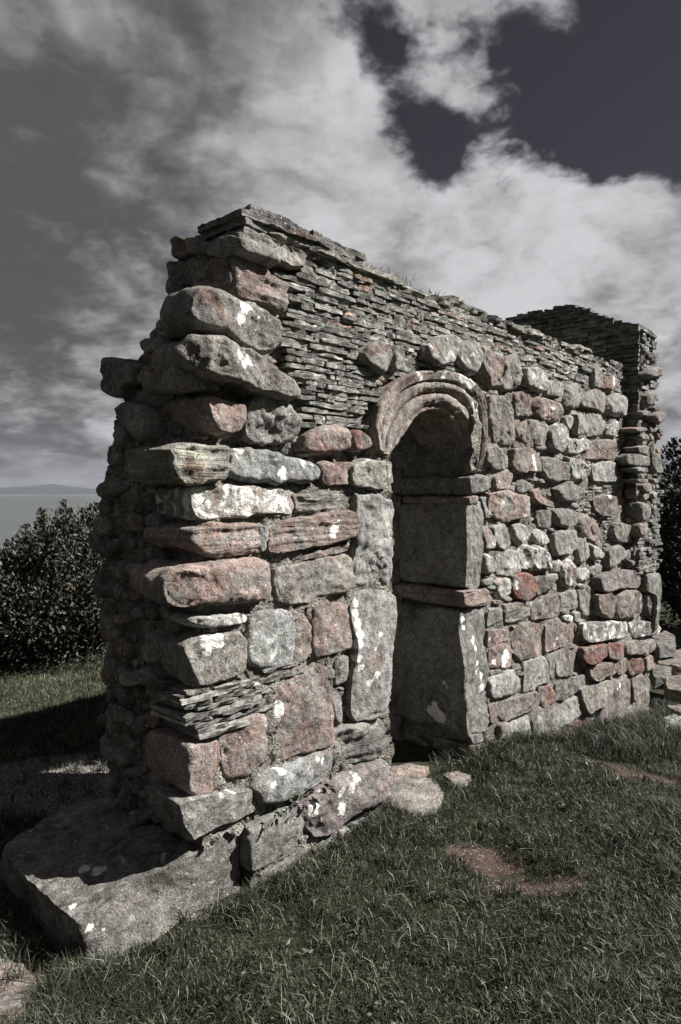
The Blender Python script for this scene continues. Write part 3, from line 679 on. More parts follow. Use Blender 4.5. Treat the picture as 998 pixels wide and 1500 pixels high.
# rear blocks of the right reveal
for (z0, z1) in ((.02, .88), (.91, 1.02), (1.04, 1.58), (1.60, 1.74)):
    def rmap(V): return wmap(1.878+.10*V[:, 0], .455+.19*V[:, 1], z0+(z1-z0)*V[:, 2])
    X, F = shell(rmap, (.1, .19, z1-z0), .02, .008, int(z0*100)+200)
    centred('jamb_stone', X, F, M_STONE, wall, col4('GR', 0))

# ------------------------------------------------------------------ broken end: rubble in shade
ends = [
 ('E1', [(140,235),(210,230),(400,280),(370,340),(360,400),(270,430),(270,520),(130,480),(125,440),(145,380),(130,330)], .08, 'k', .14, -.02),
 ('E1', [(380,110),(440,70),(590,55),(600,180),(430,188)], .08, 'k', .14, -.02),
 ('E1', [(370,340),(470,260),(590,320),(590,440),(365,405)], .10, 'm', .12, 0),
 ('E1', [(430,180),(600,170),(640,280),(590,330),(470,270),(430,270)], .05, 'm', .12, -.02),
 ('E1', [(240,590),(290,530),(460,600),(490,700),(480,820),(420,840),(320,780),(260,680)], .10, 'm', .14, -.02),
 ('E1', [(75,1130),(180,1105),(270,1140),(270,1200),(100,1260),(75,1220)], .08, 'm', .14, 0),
 ('E1', [(270,430),(480,450),(600,450),(560,560),(400,580),(280,520)], .03, 'm', .10, 0),
 ('E2', [(170,700),(250,690),(290,760),(240,860),(170,820)], .06, 'm', .06, 0), ('E2', [(60,850),(130,740),(190,800),(190,980),(100,980),(50,920)], .07, 'm', .10, -.02),
 ('E2', [(260,420),(340,350),(430,400),(420,490),(280,480)], .06, 'k', .06, 0), ('E2', [(270,760),(340,720),(440,750),(420,830),(330,830)], .05, 'm', .06, 0),
 ('E2', [(420,620),(480,590),(550,620),(540,700),(470,710),(415,670)], .06, 'm', .06, 0), ('E2', [(195,860),(260,870),(280,920),(230,1010),(195,960)], .05, 'm', .06, 0),
 ('E2', [(290,930),(400,920),(410,980),(330,1010)], .05, 'm', .06, 0), ('E2', [(40,500),(110,430),(140,500),(100,650),(50,620)], .07, 'm', .10, -.02),
 ('E2', [(180,1100),(290,1080),(330,1150),(230,1190)], .05, 'm', .06, 0), ('E2', [(110,1000),(190,1000),(200,1290),(100,1290)], .05, 'k', .10, -.02),
 ('E2', [(430,160),(520,170),(560,220),(450,225)], .07, 'm', .06, 0), ('E2', [(560,350),(650,340),(650,440),(570,460)], .05, 'm', .06, 0),
 ('E3', [(140,590),(200,540),(270,570),(290,680),(220,715),(180,680)], .08, 'm', .06, 0), ('E3', [(330,690),(360,630),(460,630),(500,720),(400,790),(320,770)], .06, 'm', .06, 0),
 ('E3', [(360,560),(480,545),(460,590)], .05, 'm', .06, 0), ('E3', [(260,1020),(420,1010),(430,1080),(270,1100)], .06, 'm', .06, 0),
 ('E3', [(280,850),(370,810),(360,870),(300,870)], .06, 'm', .06, 0), ('E3', [(440,1040),(520,1040),(540,1130),(460,1130)], .05, 'm', .06, 0),
 ('E3', [(110,240),(200,230),(240,350),(180,460),(110,400)], .06, 'm', .10, -.02), ('E3', [(90,780),(150,760),(180,900),(130,960),(95,900)], .05, 'm', .10, -.02),
 ('E3', [(80,640),(150,620),(165,700),(90,710)], .05, 'm', .10, -.02)]
ES = []
def put_end(crop, pts, P, kind, back, base, tone, li=.05, name='rubble_stone'):
    q = px(crop, pts); poly = np.array([END.proj(x, y, base+P*.6) for x, y in q]); ES.append(poly)
    V, F = stone_mesh(poly, END, P, kind, back, 1.1, base=base, res=.013)
    centred(name, V, F, M_STONE, wall, col4(tone, li))
for e in ends: put_end(*e, random.choice(['GR', 'DK', 'GB', 'BR']))
put_end('E3', [(310,318),(405,303),(428,360),(420,395),(372,420),(300,390)], .15, 'k', .05, 0, 'WH', .2)  # projecting stone, coloured pale for the sunlight it catches
put_end('E3', [(448,140),(495,108),(503,180),(500,245),(470,200)], .15, 'k', .05, 0, 'BE', .1)  # sun glint put in as a pale projecting stone
for pts_, tn_ in (([(85,210),(130,190),(180,200),(185,300),(100,310)], 'PB'), ([(170,200),(240,192),(290,230),(280,290),(190,290)], 'GR'), ([(70,335),(180,320),(290,330),(300,440),(240,480),(80,470)], 'DK'),
                  ([(70,480),(160,470),(170,540),(80,545)], 'DK'), ([(300,330),(440,320),(450,540),(330,480)], 'BR'), ([(300,225),(440,180),(500,200),(505,265),(400,320),(300,300)], 'GR')):
    put_end('G1', pts_, .05, 'k', .16, -.17, tn_)
# random smaller rubble between them
for _ in range(2600):
    y = rp.uniform(380, 1200); x = rp.uniform(140, 330); a, z = END.proj(x, y, .02)
    t = -a
    if not (.04 < t < Tz(z)-.01) or z > 2.6 or z < .25: continue
    if t > Tz(z)-.03: continue
    if any(np.linalg.norm(p.mean(0)-np.array([a, z])) < sqrt(abs(area(p)))*.62+.012 for p in ES): continue
    r = rp.choice([.014, .02, .03, .045, .055]); n = rp.randint(5, 7)
    ph = rp.random()*6; P = np.array([(a+r*(.7+.7*rp.random())*cos(ph+i*2*pi/n), z+r*(.5+.6*rp.random())*sin(ph+i*2*pi/n)) for i in range(n)])
    ES.append(P); sh = Lz(z)-.03
    V, F = stone_mesh(P, END, r*.7+.012, 'm', .05, 1.2, base=-sh-.012, res=.011)
    centred('rubble_stone', V, F, M_STONE, wall, col4(rp.choice(['GR', 'DK', 'GB', 'BR', 'PU']), .05))
    if len(ES) > 175: break

# ------------------------------------------------------------------ slates
slate_meshes = []
for k in range(14):
    rg = np.random.RandomState(300+k); n = 6; V = []
    dz = rg.uniform(-.09, .09, (n+1, 4)); dy = rg.uniform(-.045, .045, (n+1, 4))
    for i in range(n+1):
        x = i/n-.5; tp = .8 if i in (0, n) else 1.
        for j, (yy, zz) in enumerate([(-.5, -.5), (-.5, .5), (.5, .5), (.5, -.5)]):
            V.append((x+rg.uniform(-.02, .02), yy+dy[i, j]*(yy < 0)*1.3+(0 if tp == 1 else (.035 if yy < 0 else 0)), zz*(tp if yy < 0 else 1)+dz[i, j]))
    F = [(i*4+j, i*4+(j+1) % 4, (i+1)*4+(j+1) % 4, (i+1)*4+j) for i in range(n) for j in range(4)]+[(3, 2, 1, 0), (n*4, n*4+1, n*4+2, n*4+3)]
    slate_meshes.append(mesh('slate', V, F, False)); slate_meshes[-1].materials.append(M_SLATE)
wrot = math.atan2(U_[1], U_[0])
def place_slates(lst, parent, rot, maxn=300):
    """lst: (centre, length, depth, thickness, tilt, colour); biggest maxn singly, the rest joined"""
    lst.sort(key=lambda a: -a[1]*a[3]/max(1., np.linalg.norm(a[0]-np.array([0, 0, EYE]))**2))
    pl = np.array(parent.location)
    for (c, L, dp, th, tilt, cl) in lst[:maxn]:
        o = link('slate', random.choice(slate_meshes), None, parent, cl)
        o.location = c-pl; o.rotation_euler = (random.uniform(-.03, .03), tilt, rot+random.uniform(-.02, .02)); o.scale = (L, dp, th)
    rest = lst[maxn:]
    if rest:
        Vs = []; Fs = []; off = 0
        for (c, L, dp, th, tilt, cl) in rest:
            me = random.choice(slate_meshes); v = np.array([tuple(q.co) for q in me.vertices])*[L, dp, th]
            v = np.stack([v[:, 0]*cos(tilt)+v[:, 2]*sin(tilt), v[:, 1], -v[:, 0]*sin(tilt)+v[:, 2]*cos(tilt)], 1)
            v = np.stack([v[:, 0]*cos(rot)-v[:, 1]*sin(rot), v[:, 0]*sin(rot)+v[:, 1]*cos(rot), v[:, 2]], 1)+c
            Vs.append(v); Fs += [tuple(i+off for i in p.vertices) for p in me.polygons]; off += len(v)
        o = link('small_slates', mesh('small_slates', np.vstack(Vs)-pl, Fs, False), M_SLATE, parent, (1, 1, 1, 1)); o['kind'] = 'stuff'
SL = []
reg_px = [(447,366),(432,398),(424,440),(410,480),(404,520),(436,560),(440,600),(450,628),(545,640),(575,640),(600,600),(690,540),(712,565),(760,570),(800,580),(860,600),(900,612),(919,612),(919,536),(915,530),(760,455),(600,390)]
reg = [FRONT.proj(x, y, .02) for x, y in reg_px]
reg += []
def slate_field(region, z0, z1, s0, s1, pitch, Lr, face=.03, frame='front', avoid=True, cols=None):
    out_ = []; z = z0; row = 0
    while z < z1:
        th = pitch*rp.uniform(.74, 1.06); s = s0+rp.uniform(-.1, 0); row += 1; hh = rp.uniform(.85, 1.2)
        while s < s1:
            L = rp.uniform(*Lr); m = s+L/2
            zz = z+.010*sin(m*2.1+1)+.005*sin(m*7+row*.7)+rp.uniform(-.003, .003)
            if (region is None or inside(region, m, zz)) and not (avoid and any(inside(f, m, zz) for f in FS)):
                w = face+rp.uniform(-.009, .009)+(rp.uniform(0, .014) if rp.random() < .15 else 0); dp = .11
                cl = (1, 1, 1, 1)
                q = rp.random()
                if q < .035: cl = (1.22, .88, .76, 1)
                elif q < .2: cl = (.8, .78, .74, 1)
                out_.append((m, zz, w, dp, L*.985, th, rp.uniform(-.02, .02), cl))
            s += L
        z += pitch*hh
    return out_
regN = list(reg); 
for (m, zz, w, dp, L, th, tl, cl) in slate_field(reg, 1.70, 2.63, .30, 4.42, .0215, (.05, .26), .022):
    SL.append((wp(m, -w+dp/2, zz), L, dp, th, tl, cl))
# broken slates beside the corner boulders and the patch low in the pier
regA = [FRONT.proj(x, y, .02) for x, y in [(262,1012),(300,1006),(360,992),(410,972),(420,978),(418,992),(394,1002),(393,1036),(362,1046),(330,1062),(318,1078),(268,1088)]]
for (m, zz, w, dp, L, th, tl, cl) in slate_field(regA, .60, 1.02, -.02, .7, .0185, (.10, .30), .052):
    SL.append((wp(m, -w+.11, zz), L, .22, th, tl*.5, cl))
for reg_, pit in (([(838,712),(895,712),(896,722),(866,738),(862,748),(838,748)], .02), ([(880,757),(897,757),(897,808),(882,808)], .022)):
    rr = [FRONT.proj(x, y, .02) for x, y in reg_]; zz_ = [p[1] for p in rr]; ss_ = [p[0] for p in rr]
    for (m, zz, w, dp, L, th, tl, cl) in slate_field(rr, min(zz_), max(zz_), min(ss_), max(ss_), pit, (.06, .16), .04):
        SL.append((wp(m, -w+dp/2, zz), L, dp, th, tl, cl))
# top courses: thin slabs lying across the wall head
for k, z in enumerate((2.625, 2.65, 2.672)):
    s = .34
    while s < 4.42:
        L = rp.uniform(.14, .38)
        if k == 2 and rp.random() < (.25 if s < 2 else .45): s += L; continue
        for t0 in (.10, .33):
            SL.append((wp(s+L/2, t0+rp.uniform(-.025, .02)+(.0 if k < 2 else .02), z+rp.uniform(-.006, .006)), L*.98, .26, rp.uniform(.018, .03), rp.uniform(-.02, .02), (.85, .84, .8, 1)))
        s += L
place_slates(SL, wall, wrot)
# big capping slabs over the corner
def capslab(s0, s1, t0, t1, z, th, tilt=0., tone='DK', name='capstone'):
    def f(V):
        s = s0+(s1-s0)*V[:, 0]; t = t0+(t1-t0)*V[:, 1]; t = t + .012*np.sin(s*9+z*40)*(V[:, 1] < .5)
        return wmap(s, t, z+tilt*(V[:, 0]-.5)+th*V[:, 2])
    X, F = shell(f, (s1-s0, t1-t0, th), .014, .0055, int(s0*100+z*1000) % 997, 16., .003)
    centred(name, X, F, M_STRATA, wall, col4(tone, .1))
capslab(.20, .86, -.055, .24, 2.665, .026, -.010, 'DK'); capslab(.24, .62, -.035, .26, 2.695, .024, -.01, 'DK'); capslab(.215, .98, -.045, .28, 2.637, .026, -.015, 'GR')
capslab(.58, .93, -.05, .2, 2.688, .022, -.012, 'DK'); capslab(.22, .60, -.02, .34, 2.60, .035, 0, 'GR'); capslab(.25, .5, .26, .42, 2.60, .05, 0, 'DK')

for (s0, t0, z, r) in ((.28, .38, 2.50, .055), (.30, .31, 2.55, .05), (.27, .40, 2.40, .045), (.30, .22, 2.56, .04)):
    P = np.array([(-t0+r*1.2*cos(i*pi/3.5), z+r*.8*sin(i*pi/3.5)) for i in range(7)])
    V, F = stone_mesh(P, END, .08, 'm', .06, 1.2, base=-(s0-.03), res=.012)
    centred('rubble_stone', V, F, M_STONE, wall, col4('GR', 0))

# ------------------------------------------------------------------ gable wall at the far end
SG0, SG1 = 4.38, 4.96
gable = thing('gable_wall', 'far gable wall of slate and rubble standing higher behind the doorway wall, its long face dark', 'ruined wall', tuple(wp(SG0, .2, 0)))
Gs1 = lambda z: np.interp(z, [1.6, 2.2, 2.9], [4.96, 4.90, 4.72])
gtop = lambda t: np.interp(t, [-.12, .2, .54, .93], [2.96, 3.10, 3.27, 3.25])
def gmap(V):
    t = -.105+1.02*V[:, 1]; z = .9+V[:, 2]*(gtop(t)-.03-.9); return wmap(SG0+.015+(Gs1(z)-SG0-.03)*V[:, 0]-.0, t, z)
X, F = shell(gmap, (.58, 1.05, 3.8), .02, .018, 6, 12.)
centred('rubble_core', X, F, M_MORTAR, gable)
def bmap(V): return wmap(4.02+.93*V[:, 0], -.065+.86*V[:, 1], -.6+1.52*V[:, 2])
X, F = shell(bmap, (.93, .9, 1.5), .018, .012, 9)
centred('rubble_core', X, F, M_MORTAR, gable)
GL = []
z = 1.95; row = 0
while z < 3.25:                                         # long shaded face, its slates tinted darker for the shade
    t = -.13; row += 1; th = rp.uniform(.022, .034)
    while t < .93:
        L = rp.uniform(.12, .30)
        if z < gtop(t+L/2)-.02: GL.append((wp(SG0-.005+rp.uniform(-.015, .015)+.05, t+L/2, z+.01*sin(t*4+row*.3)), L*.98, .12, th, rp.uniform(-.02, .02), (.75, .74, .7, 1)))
        t += L
    z += .0345
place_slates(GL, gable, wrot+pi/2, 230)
GL2 = []
for (za, zb, pit) in ((2.36, 2.95, .031), (.93, 1.62, .031)):   # lit end
    z = za
    while z < zb:
        s = SG0+rp.uniform(-.01, .03)+.02; 
        e1 = float(Gs1(z))
        while s < e1-.03:
            L = rp.uniform(.07, .2); L = min(L, e1+.02-s)
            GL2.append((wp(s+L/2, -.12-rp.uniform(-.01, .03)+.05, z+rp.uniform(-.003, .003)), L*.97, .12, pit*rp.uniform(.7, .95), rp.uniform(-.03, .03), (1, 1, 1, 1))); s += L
        z += pit
GLn = len(GL2)
place_slates(GL2, gable, wrot, 70)
# ragged capping slabs
for k in range(26):
    t = -.12+1.0*k/25; L = rp.uniform(.14, .22); z = float(gtop(t))+rp.uniform(-.05, -.005)
    def f(V, t=t, L=L, z=z): return wmap(SG0-.008+.36*V[:, 0], max(t-L/2, -.125)+L*V[:, 1], z+.026*V[:, 2]+(V[:, 1]-.5)*L*.12)
    X, F = shell(f, (.38, L, .03), .02, .006, 400+k)
    centred('capstone', X, F, M_STRATA, gable, col4('DK', .05))
def gput(crop, pts, tone, P, kind, back, li=.1, base=0.): put(crop, pts, tone, P, kind, back, li, 'rubble_stone', GFRONT, par=gable, base=base)
gput('P', [(946,546),(955,536),(970,541),(973,548),(962,554),(945,553)], 'PU', .09, 'm', .15, 0)
gput('P', [(950,522),(957,517),(966,524),(958,531),(950,530)], 'DK', .06, 'm', .12, 0)
gput('H7', [(680,600),(750,530),(765,600),(750,680),(690,690)], 'GR', .07, 'm', .12, .1)
gput('H7', [(720,760),(820,725),(855,780),(800,840),(740,820)], 'PU', .10, 'm', .15, .1)
gput('H7', [(750,690),(800,685),(808,720),(760,730)], 'DK', .06, 'm', .12, 0)
gput('H7', [(585,870),(660,860),(685,890),(600,910)], 'PB', .06, 'm', .08, .2)
gput('H7', [(700,830),(790,850),(780,900),(710,940)], 'DK', .05, 'm', .1, .0)
gput('H7', [(640,715),(715,720),(720,760),(650,770)], 'GR', .05, 'm', .08, .1)
gput('H5', [(590,40),(680,35),(685,75),(600,80)], 'PB', .06, 'm', .08, .3)
gput('H5', [(630,100),(690,95),(695,145),(640,150)], 'GR', .05, 'm', .08, .3)
gput('H5', [(550,280),(610,260),(700,280),(740,330),(700,380),(600,380),(555,340)], 'GR', .06, 'm', .08, .05)
gput('H5', [(610,210),(680,190),(700,260),(620,260)], 'GB', .06, 'k', .08, .1)
gput('H5', [(745,250),(800,300),(820,430),(780,440),(750,340)], 'GR', .06, 'k', .12, .3)
gput('H5', [(580,385),(680,390),(680,430),(590,420)], 'GR', .07, 'k', .08, .1)
gput('H5', [(580,485),(680,485),(670,520),(600,510)], 'GB', .07, 'k', .08, .1)
gput('H5', [(740,480),(780,490),(780,530),(745,530)], 'GR', .06, 'm', .08, .1)
gput('H5', [(660,530),(735,520),(740,600),(670,610)], 'BR', .05, 'm', .08, .1)
gput('H5', [(735,590),(775,600),(770,660),(735,650)], 'LG', .06, 'm', .08, .3)
gput('H5', [(660,600),(720,620),(690,680),(655,670)], 'PB', .04, 'm', .08, .1)
gput('H5', [(640,690),(690,690),(725,760),(700,850),(650,850)], 'GR', .06, 'm', .30, .15)
gput('H5', [(630,880),(665,875),(690,930),(670,980),(625,975)], 'PB', .06, 'm', .20, .1)
gput('H6', [(700,80),(785,75),(785,300),(782,520),(762,520),(752,440),(752,240),(700,220)], 'GR', .05, 'k', .20, .1)
for (a, z) in [(s, z) for z in np.arange(1.66, 2.34, .085) for s in (4.5, 4.63, 4.76, 4.9)]:
    a += rp.uniform(-.04, .04); z += rp.uniform(-.03, .03); r = rp.uniform(.035, .065)
    P = np.array([(a+r*(.8+.5*rp.random())*cos(i*2*pi/7), z+r*(.5+.3*rp.random())*sin(i*2*pi/7)) for i in range(7)])
    V, F = stone_mesh(P, GFRONT, r*.7, 'm', .05, 1.3, base=-.01, res=.014)
    centred('rubble_stone', V, F, M_STONE, gable, col4(rp.choice(['GR', 'DK', 'GB', 'BR', 'PB']), .1))
# dark lower part of the long face
GEND = Frame(wp(SG0, 0, 0), -B_, -U_)
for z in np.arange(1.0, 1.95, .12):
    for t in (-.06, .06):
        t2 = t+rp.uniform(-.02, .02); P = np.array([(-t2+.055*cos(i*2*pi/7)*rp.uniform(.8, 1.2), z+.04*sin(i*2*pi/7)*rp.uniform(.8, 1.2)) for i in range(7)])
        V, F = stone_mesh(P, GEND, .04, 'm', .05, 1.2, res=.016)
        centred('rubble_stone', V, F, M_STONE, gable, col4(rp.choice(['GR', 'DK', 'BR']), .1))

# ------------------------------------------------------------------ ground
def ss(x, a, b): t = np.clip((x-a)/(b-a), 0, 1); return t*t*(3-2*t)
def ground_z(x, y):
    x = np.asarray(x, float); y = np.asarray(y, float)
    s = (x-C0[0])*U_[0]+(y-C0[1])*U_[1]; t = (x-C0[0])*B_[0]+(y-C0[1])*B_[1]
    z = -.165*np.clip(s-2.1, 0, 6)*ss(x, .3, 1.6)
    z = z + .05*ss(t, -.5, -.1)*(1-ss(t, .9, 2.))*ss(s, .6, 1.)*(1-ss(s, 2.2, 3.2))        # bank up to the door
    P = np.stack([x, y, x*0], 1) if x.ndim == 1 else None
    if P is not None: z = z + .018*fbm(P, .9, 3, 5)+.006*fbm(P, 5., 2, 8)
    for (cx, cy, r, d) in DIPS: z = z - d*np.exp(-((x-cx)**2+(y-cy)**2)/r**2)
    far = np.sqrt(x*x+(y-4)**2); lft = ss(-x+y*.35, 5.5, 14.)
    z = z - 14*ss(far, 9.5, 34)*ss(-x+y*.6, 4.5, 12)
    z = z - 13.8*ss(far, 40, 90)
    return z
d1 = on_ground(740, 1262); d2 = on_ground(780, 1290)
DIPS = [(d1[0]-.02, d1[1]-.02, .16, .045), (d2[0], d2[1], .14, .02)]
g = np.r_[np.linspace(-120, -6, 40), np.linspace(-5.9, 7.5, 330), np.linspace(7.7, 120, 40)]
gy = np.r_[np.linspace(-60, -.3, 16), np.linspace(0, 10, 250), np.linspace(10.2, 140, 60)]
XX, YY = np.meshgrid(g, gy, indexing='ij'); xs, ys = XX.ravel(), YY.ravel()
V = np.stack([xs, ys, ground_z(xs, ys)], 1); nx, ny = len(g), len(gy)
i, j = np.meshgrid(np.arange(nx-1), np.arange(ny-1), indexing='ij'); q = (i*ny+j).ravel()
F = np.stack([q, q+ny, q+ny+1, q+1], 1)
mg, n, b = principled('turf_and_soil', .95, .1)
P = n.new('ShaderNodeNewGeometry').outputs['Position']
f1 = n.noise(P, 12, 6, .7); f2 = n.noise(P, 90, 4, .75)
turf = n.mix(n.ramp(f1, .35, .65), (.018, .021, .012), (.045, .046, .027))
soil = n.mix(n.ramp(f1, .35, .65), (.042, .032, .026), (.090, .064, .053))
grav = n.mix(n.ramp(f2, .4, .6), (.05, .046, .042), (.21, .20, .185))
PATCH = []   # bare patches: centre, radii, angle
def patch(x, y, rx, ry, z=0.): p = on_ground(x, y, z); PATCH.append((p[0], p[1], rx, ry)); return p
patch(722, 1252, .16, .09); patch(778, 1288, .24, .09); patch(685, 1240, .08, .06)
patch(905, 1152, .17, .07, -.2); patch(955, 1168, .24, .09, -.2)
patch(20, 1440, .16, .16)
wv = n.vec('ADD', P, n.scale(n.vec('SUBTRACT', n.noise(P, 7, 4, .6, 0, 1), (.5, .5, .5)), .16))
acc = None
for (cx, cy, rx, ry) in PATCH:
    d = n.vec('LENGTH', n.vec('MULTIPLY', n.vec('SUBTRACT', wv, (cx, cy, 0)), (1/rx, 1/ry, 0)))
    acc = d if acc is None else n.math('MINIMUM', acc, d)
c = n.mix(n.ramp(acc, .85, 1.15, 1, 0), turf, soil)
gp = on_ground(105, 1145); GRAV = (gp[0], gp[1], .62, .42)
dg = n.vec('LENGTH', n.vec('MULTIPLY', n.vec('SUBTRACT', wv, (GRAV[0], GRAV[1], 0)), (1/GRAV[2], 1/GRAV[3], 0)))
c = n.mix(n.ramp(dg, .8, 1.1, 1, 0), c, grav)
c = n.scale(c, n.ramp(f2, .3, .7, .6, 1.4, False))
n.put(b.inputs['Base Color'], c); bump(n, b, n.math('ADD', f1, n.math('MULTIPLY', f2, .5)), .02, .9)
setting(link('ground', mesh('ground', V, F), mg))

# ------------------------------------------------------------------ slabs and rocks
def prism(top, bot, res=.02, amp=.010, seed=1, sag=0., cut=2):
    top = np.asarray(top, float); bot = np.asarray(bot, float)
    both = np.hstack([top, bot]); both = chaikin(both, .06, cut)
    per = np.sum(np.linalg.norm(both[:, :3]-np.roll(both[:, :3], 1, 0), axis=1)); n_ = int(max(24, per/res))
    both = resample(both, n_); T_, B2 = both[:, :3], both[:, 3:]
    if area(T_[:, :2]) < 0: T_ = T_[::-1]; B2 = B2[::-1]
    c = T_.mean(0); R = np.linalg.norm(T_-c, axis=1).mean(); m = int(max(5, R/res))
    V = [c[None]]; 
    for k in range(1, m+1):
        r = sin(k/m*pi/2)**.95; p = c+(T_-c)*r; p[:, 2] += sag*(1-r*r); V.append(p)
    hgt = np.linalg.norm(T_-B2, axis=1).mean(); nb = int(max(3, hgt/res))
    for k in range(1, nb+1): V.append(T_+(B2-T_)*(k/nb))
    X = np.vstack(V)
    for k in range(3): X[:, k] += amp*fbm(X, 7., 3, seed+k)+amp*.45*fbm(X, 30., 3, seed+k+20, .6)
    idx = lambda j, i: 1+j*n_+(i % n_); rows = m+nb
    F = [(0, idx(0, i), idx(0, i+1)) for i in range(n_)]
    for j in range(rows-1): F += [(idx(j, i), idx(j+1, i), idx(j+1, i+1), idx(j, i+1)) for i in range(n_)]
    return X, F
def pt(x, y, z): p = on_ground(x, y, z); return (p[0], p[1], z)
top = [pt(116,1356,.17), pt(192,1290,.21), pt(280,1254,.25), pt(352,1207,.29), tuple(wp(.34,.25,.27)), tuple(wp(.15,.70,.24)), pt(76,1192,.20), pt(4,1243,.20), pt(46,1290,.185), pt(92,1335,.175)]
bot = [pt(128,1426,-.02), pt(226,1392,-.02), pt(300,1340,-.02), pt(352,1316,-.03), tuple(wp(.40,.25,-.05)), tuple(wp(.15,.74,-.05)), pt(76,1185,-.0)[:2]+(-.05,), pt(-6,1262,.05)[:2]+(-.05,), pt(30,1316,.03)[:2]+(-.05,), pt(84,1380,.03)[:2]+(-.05,)]
V, F = prism(top, bot, .012, .0085, 31, .0, 1)
sp = []
for (x, y, r, z) in [(308,482,7,.2),(355,490,8,.2),(375,482,5,.2),(266,620,5,.18),(330,695,6,.14),(400,770,6,.1),(465,695,5,.14),(385,715,5,.13),(420,705,5,.13),(660,625,4,.1),(350,680,4,.15),(405,785,5,.08)]:
    xx, yy = x/2.495, 1080+y/2.495; p = on_ground(xx, yy, z); sp.append((p, r*p[1]/1000))
slab = centred('stone_slab', V, F, stone_material('slab_stone', spots3=sp), None, (.125, .117, .104, .25))
tag(slab, 'big flat lichen-spotted slab on which the broken end of the wall stands', 'stone slab')
def rock(pts, z, h, label, tone='BR', li=.1, name='flat_stone', cat='stone', grp=None, sag=.01, amp=.008, seed=50):
    cx, cy = np.mean([p[0] for p in pts]), np.mean([p[1] for p in pts])
    if name != 'boulder':                      # lie on the turf: the top stands a little above the ground there
        zz = z
        for _ in range(6): q = on_ground(cx, cy, zz); zz = float(ground_z(np.array([q[0]]), np.array([q[1]]))[0])+z
        z = zz
    t_ = [pt(x, y, z) for x, y in pts]; c = np.mean(t_, 0)
    b_ = [tuple(c+(np.array(p)-c)*1.12-np.array([0, 0, h])) for p in t_]
    V, F = prism(t_, b_, .016, amp, seed, sag)
    o = centred(name, V, F, M_STONE, None, col4(tone, li)); tag(o, label, cat, grp); return o
rock([(566,1150),(600,1138),(636,1138),(652,1158),(640,1178),(600,1188),(570,1178)], .014, .10, 'flat pinkish stepping stone in the grass before the doorway', 'GB', .05, seed=51)
rock([(566,1124),(600,1119),(628,1122),(615,1134),(572,1142)], .035, .10, 'narrow reddish stone lying across the door threshold', 'PB', .0, seed=52)
rock([(648,1132),(672,1128),(690,1133),(684,1142),(660,1145)], .03, .08, 'small pale-edged stone half sunk in grass near the right jamb', 'PB', .3, seed=53)
rock([(-60,1420),(-10,1400),(30,1408),(52,1432),(40,1475),(0,1510),(-60,1500)], .03, .10, 'brown flat stone in the grass at the lower left corner', 'BR', .1, seed=54)
rock([(955,932),(975,923),(988,930),(988,945),(965,948)], -.18, .12, 'squared grey boulder just beyond the foot of the gable', 'DK', .2, 'boulder', 'boulder', seed=55)
rock([(958,958),(1000,950),(1040,962),(1010,976),(965,972)], -.33, .12, 'long brown layered rock right of the gable foot', 'BR', 0, 'boulder', 'boulder', seed=56)
rock([(955,972),(972,962),(985,975),(978,992),(958,992)], -.36, .12, 'rounded grey rock in the grass below the gable corner', 'DK', .2, 'boulder', 'boulder', seed=57)
rock([(975,992),(1010,985),(1050,1000),(1010,1012),(978,1008)], -.34, .12, 'pinkish rock behind the tall grass at the right edge', 'BR', .0, 'boulder', 'boulder', seed=58)
rock([(972,1050),(990,1046),(1012,1056),(1000,1068),(978,1066)], -.30, .12, 'white-topped rock in long grass at the right edge', 'LG', .6, 'boulder', 'boulder', seed=59)
rock([(976,1034),(1010,1030),(1030,1040),(1000,1046)], -.28, .12, 'flat brown rock above the white-topped one', 'BR', .0, 'boulder', 'boulder', seed=60)
rock([(268,1330),(300,1322),(318,1332),(300,1345),(272,1346)], .004, .06, 'small rubble stone wedged under the slab edge', 'DK', .1, 'rubble_stone', 'stone', seed=61)

# ------------------------------------------------------------------ grass
def blades(px_, py_, pz_, L, wdt, lean, name, mat, parent=None):
    n_ = len(px_); az = RS.rand(n_)*2*pi; la = RS.rand(n_)*2*pi
    ca, sa = np.cos(az), np.sin(az); lx, ly = np.cos(la)*lean, np.sin(la)*lean
    V = np.zeros((n_, 5, 3)); Pz = np.stack([px_, py_, pz_], 1)
    side = np.stack([ca, sa, 0*ca], 1)*(wdt/2)[:, None]
    mid = Pz + np.stack([lx*L*.32, ly*L*.32, L*.55], 1); tip = Pz+np.stack([lx*L*1.0, ly*L*1.0, L*np.clip(1.-.35*lean, .3, 1)], 1)
    V[:, 0] = Pz-side; V[:, 1] = Pz+side; V[:, 2] = mid+side*.8; V[:, 3] = mid-side*.8; V[:, 4] = tip
    V = V.reshape(-1, 3); k = np.arange(n_)*5
    F = np.vstack([np.stack([k, k+1, k+2], 1), np.stack([k, k+2, k+3], 1), np.stack([k+3, k+2, k+4], 1)])
    o = link(name, mesh(name, V, F, False), mat, parent); o['kind'] = 'stuff'; return o
def grass_material(name, c0, c1, dry, share=.06):
    m, n, b = principled(name, .5, .35)
    r = n.new('ShaderNodeNewGeometry').outputs['Random Per Island']; P = n.new('ShaderNodeNewGeometry').outputs['Position']
    c = n.mix(n.math('FRACT', n.math('MULTIPLY', r, 13.7)), c0, c1)
    c = n.scale(c, n.ramp(n.noise(P, 2.2, 4, .6), .3, .7, .5, 1.5, False))
    c = n.mix(n.ramp(n.noise(P, 1.3, 4, .6), .58, .75, 0, .5), c, (.09, .085, .05))
    c = n.mix(n.math('LESS_THAN', r, share), c, dry)
    n.put(b.inputs['Base Color'], c); return m
M_GRASS = grass_material('grass', (.019, .023, .014), (.060, .066, .042), (.22, .22, .17), .07)
slab_poly = [p[:2] for p in bot]
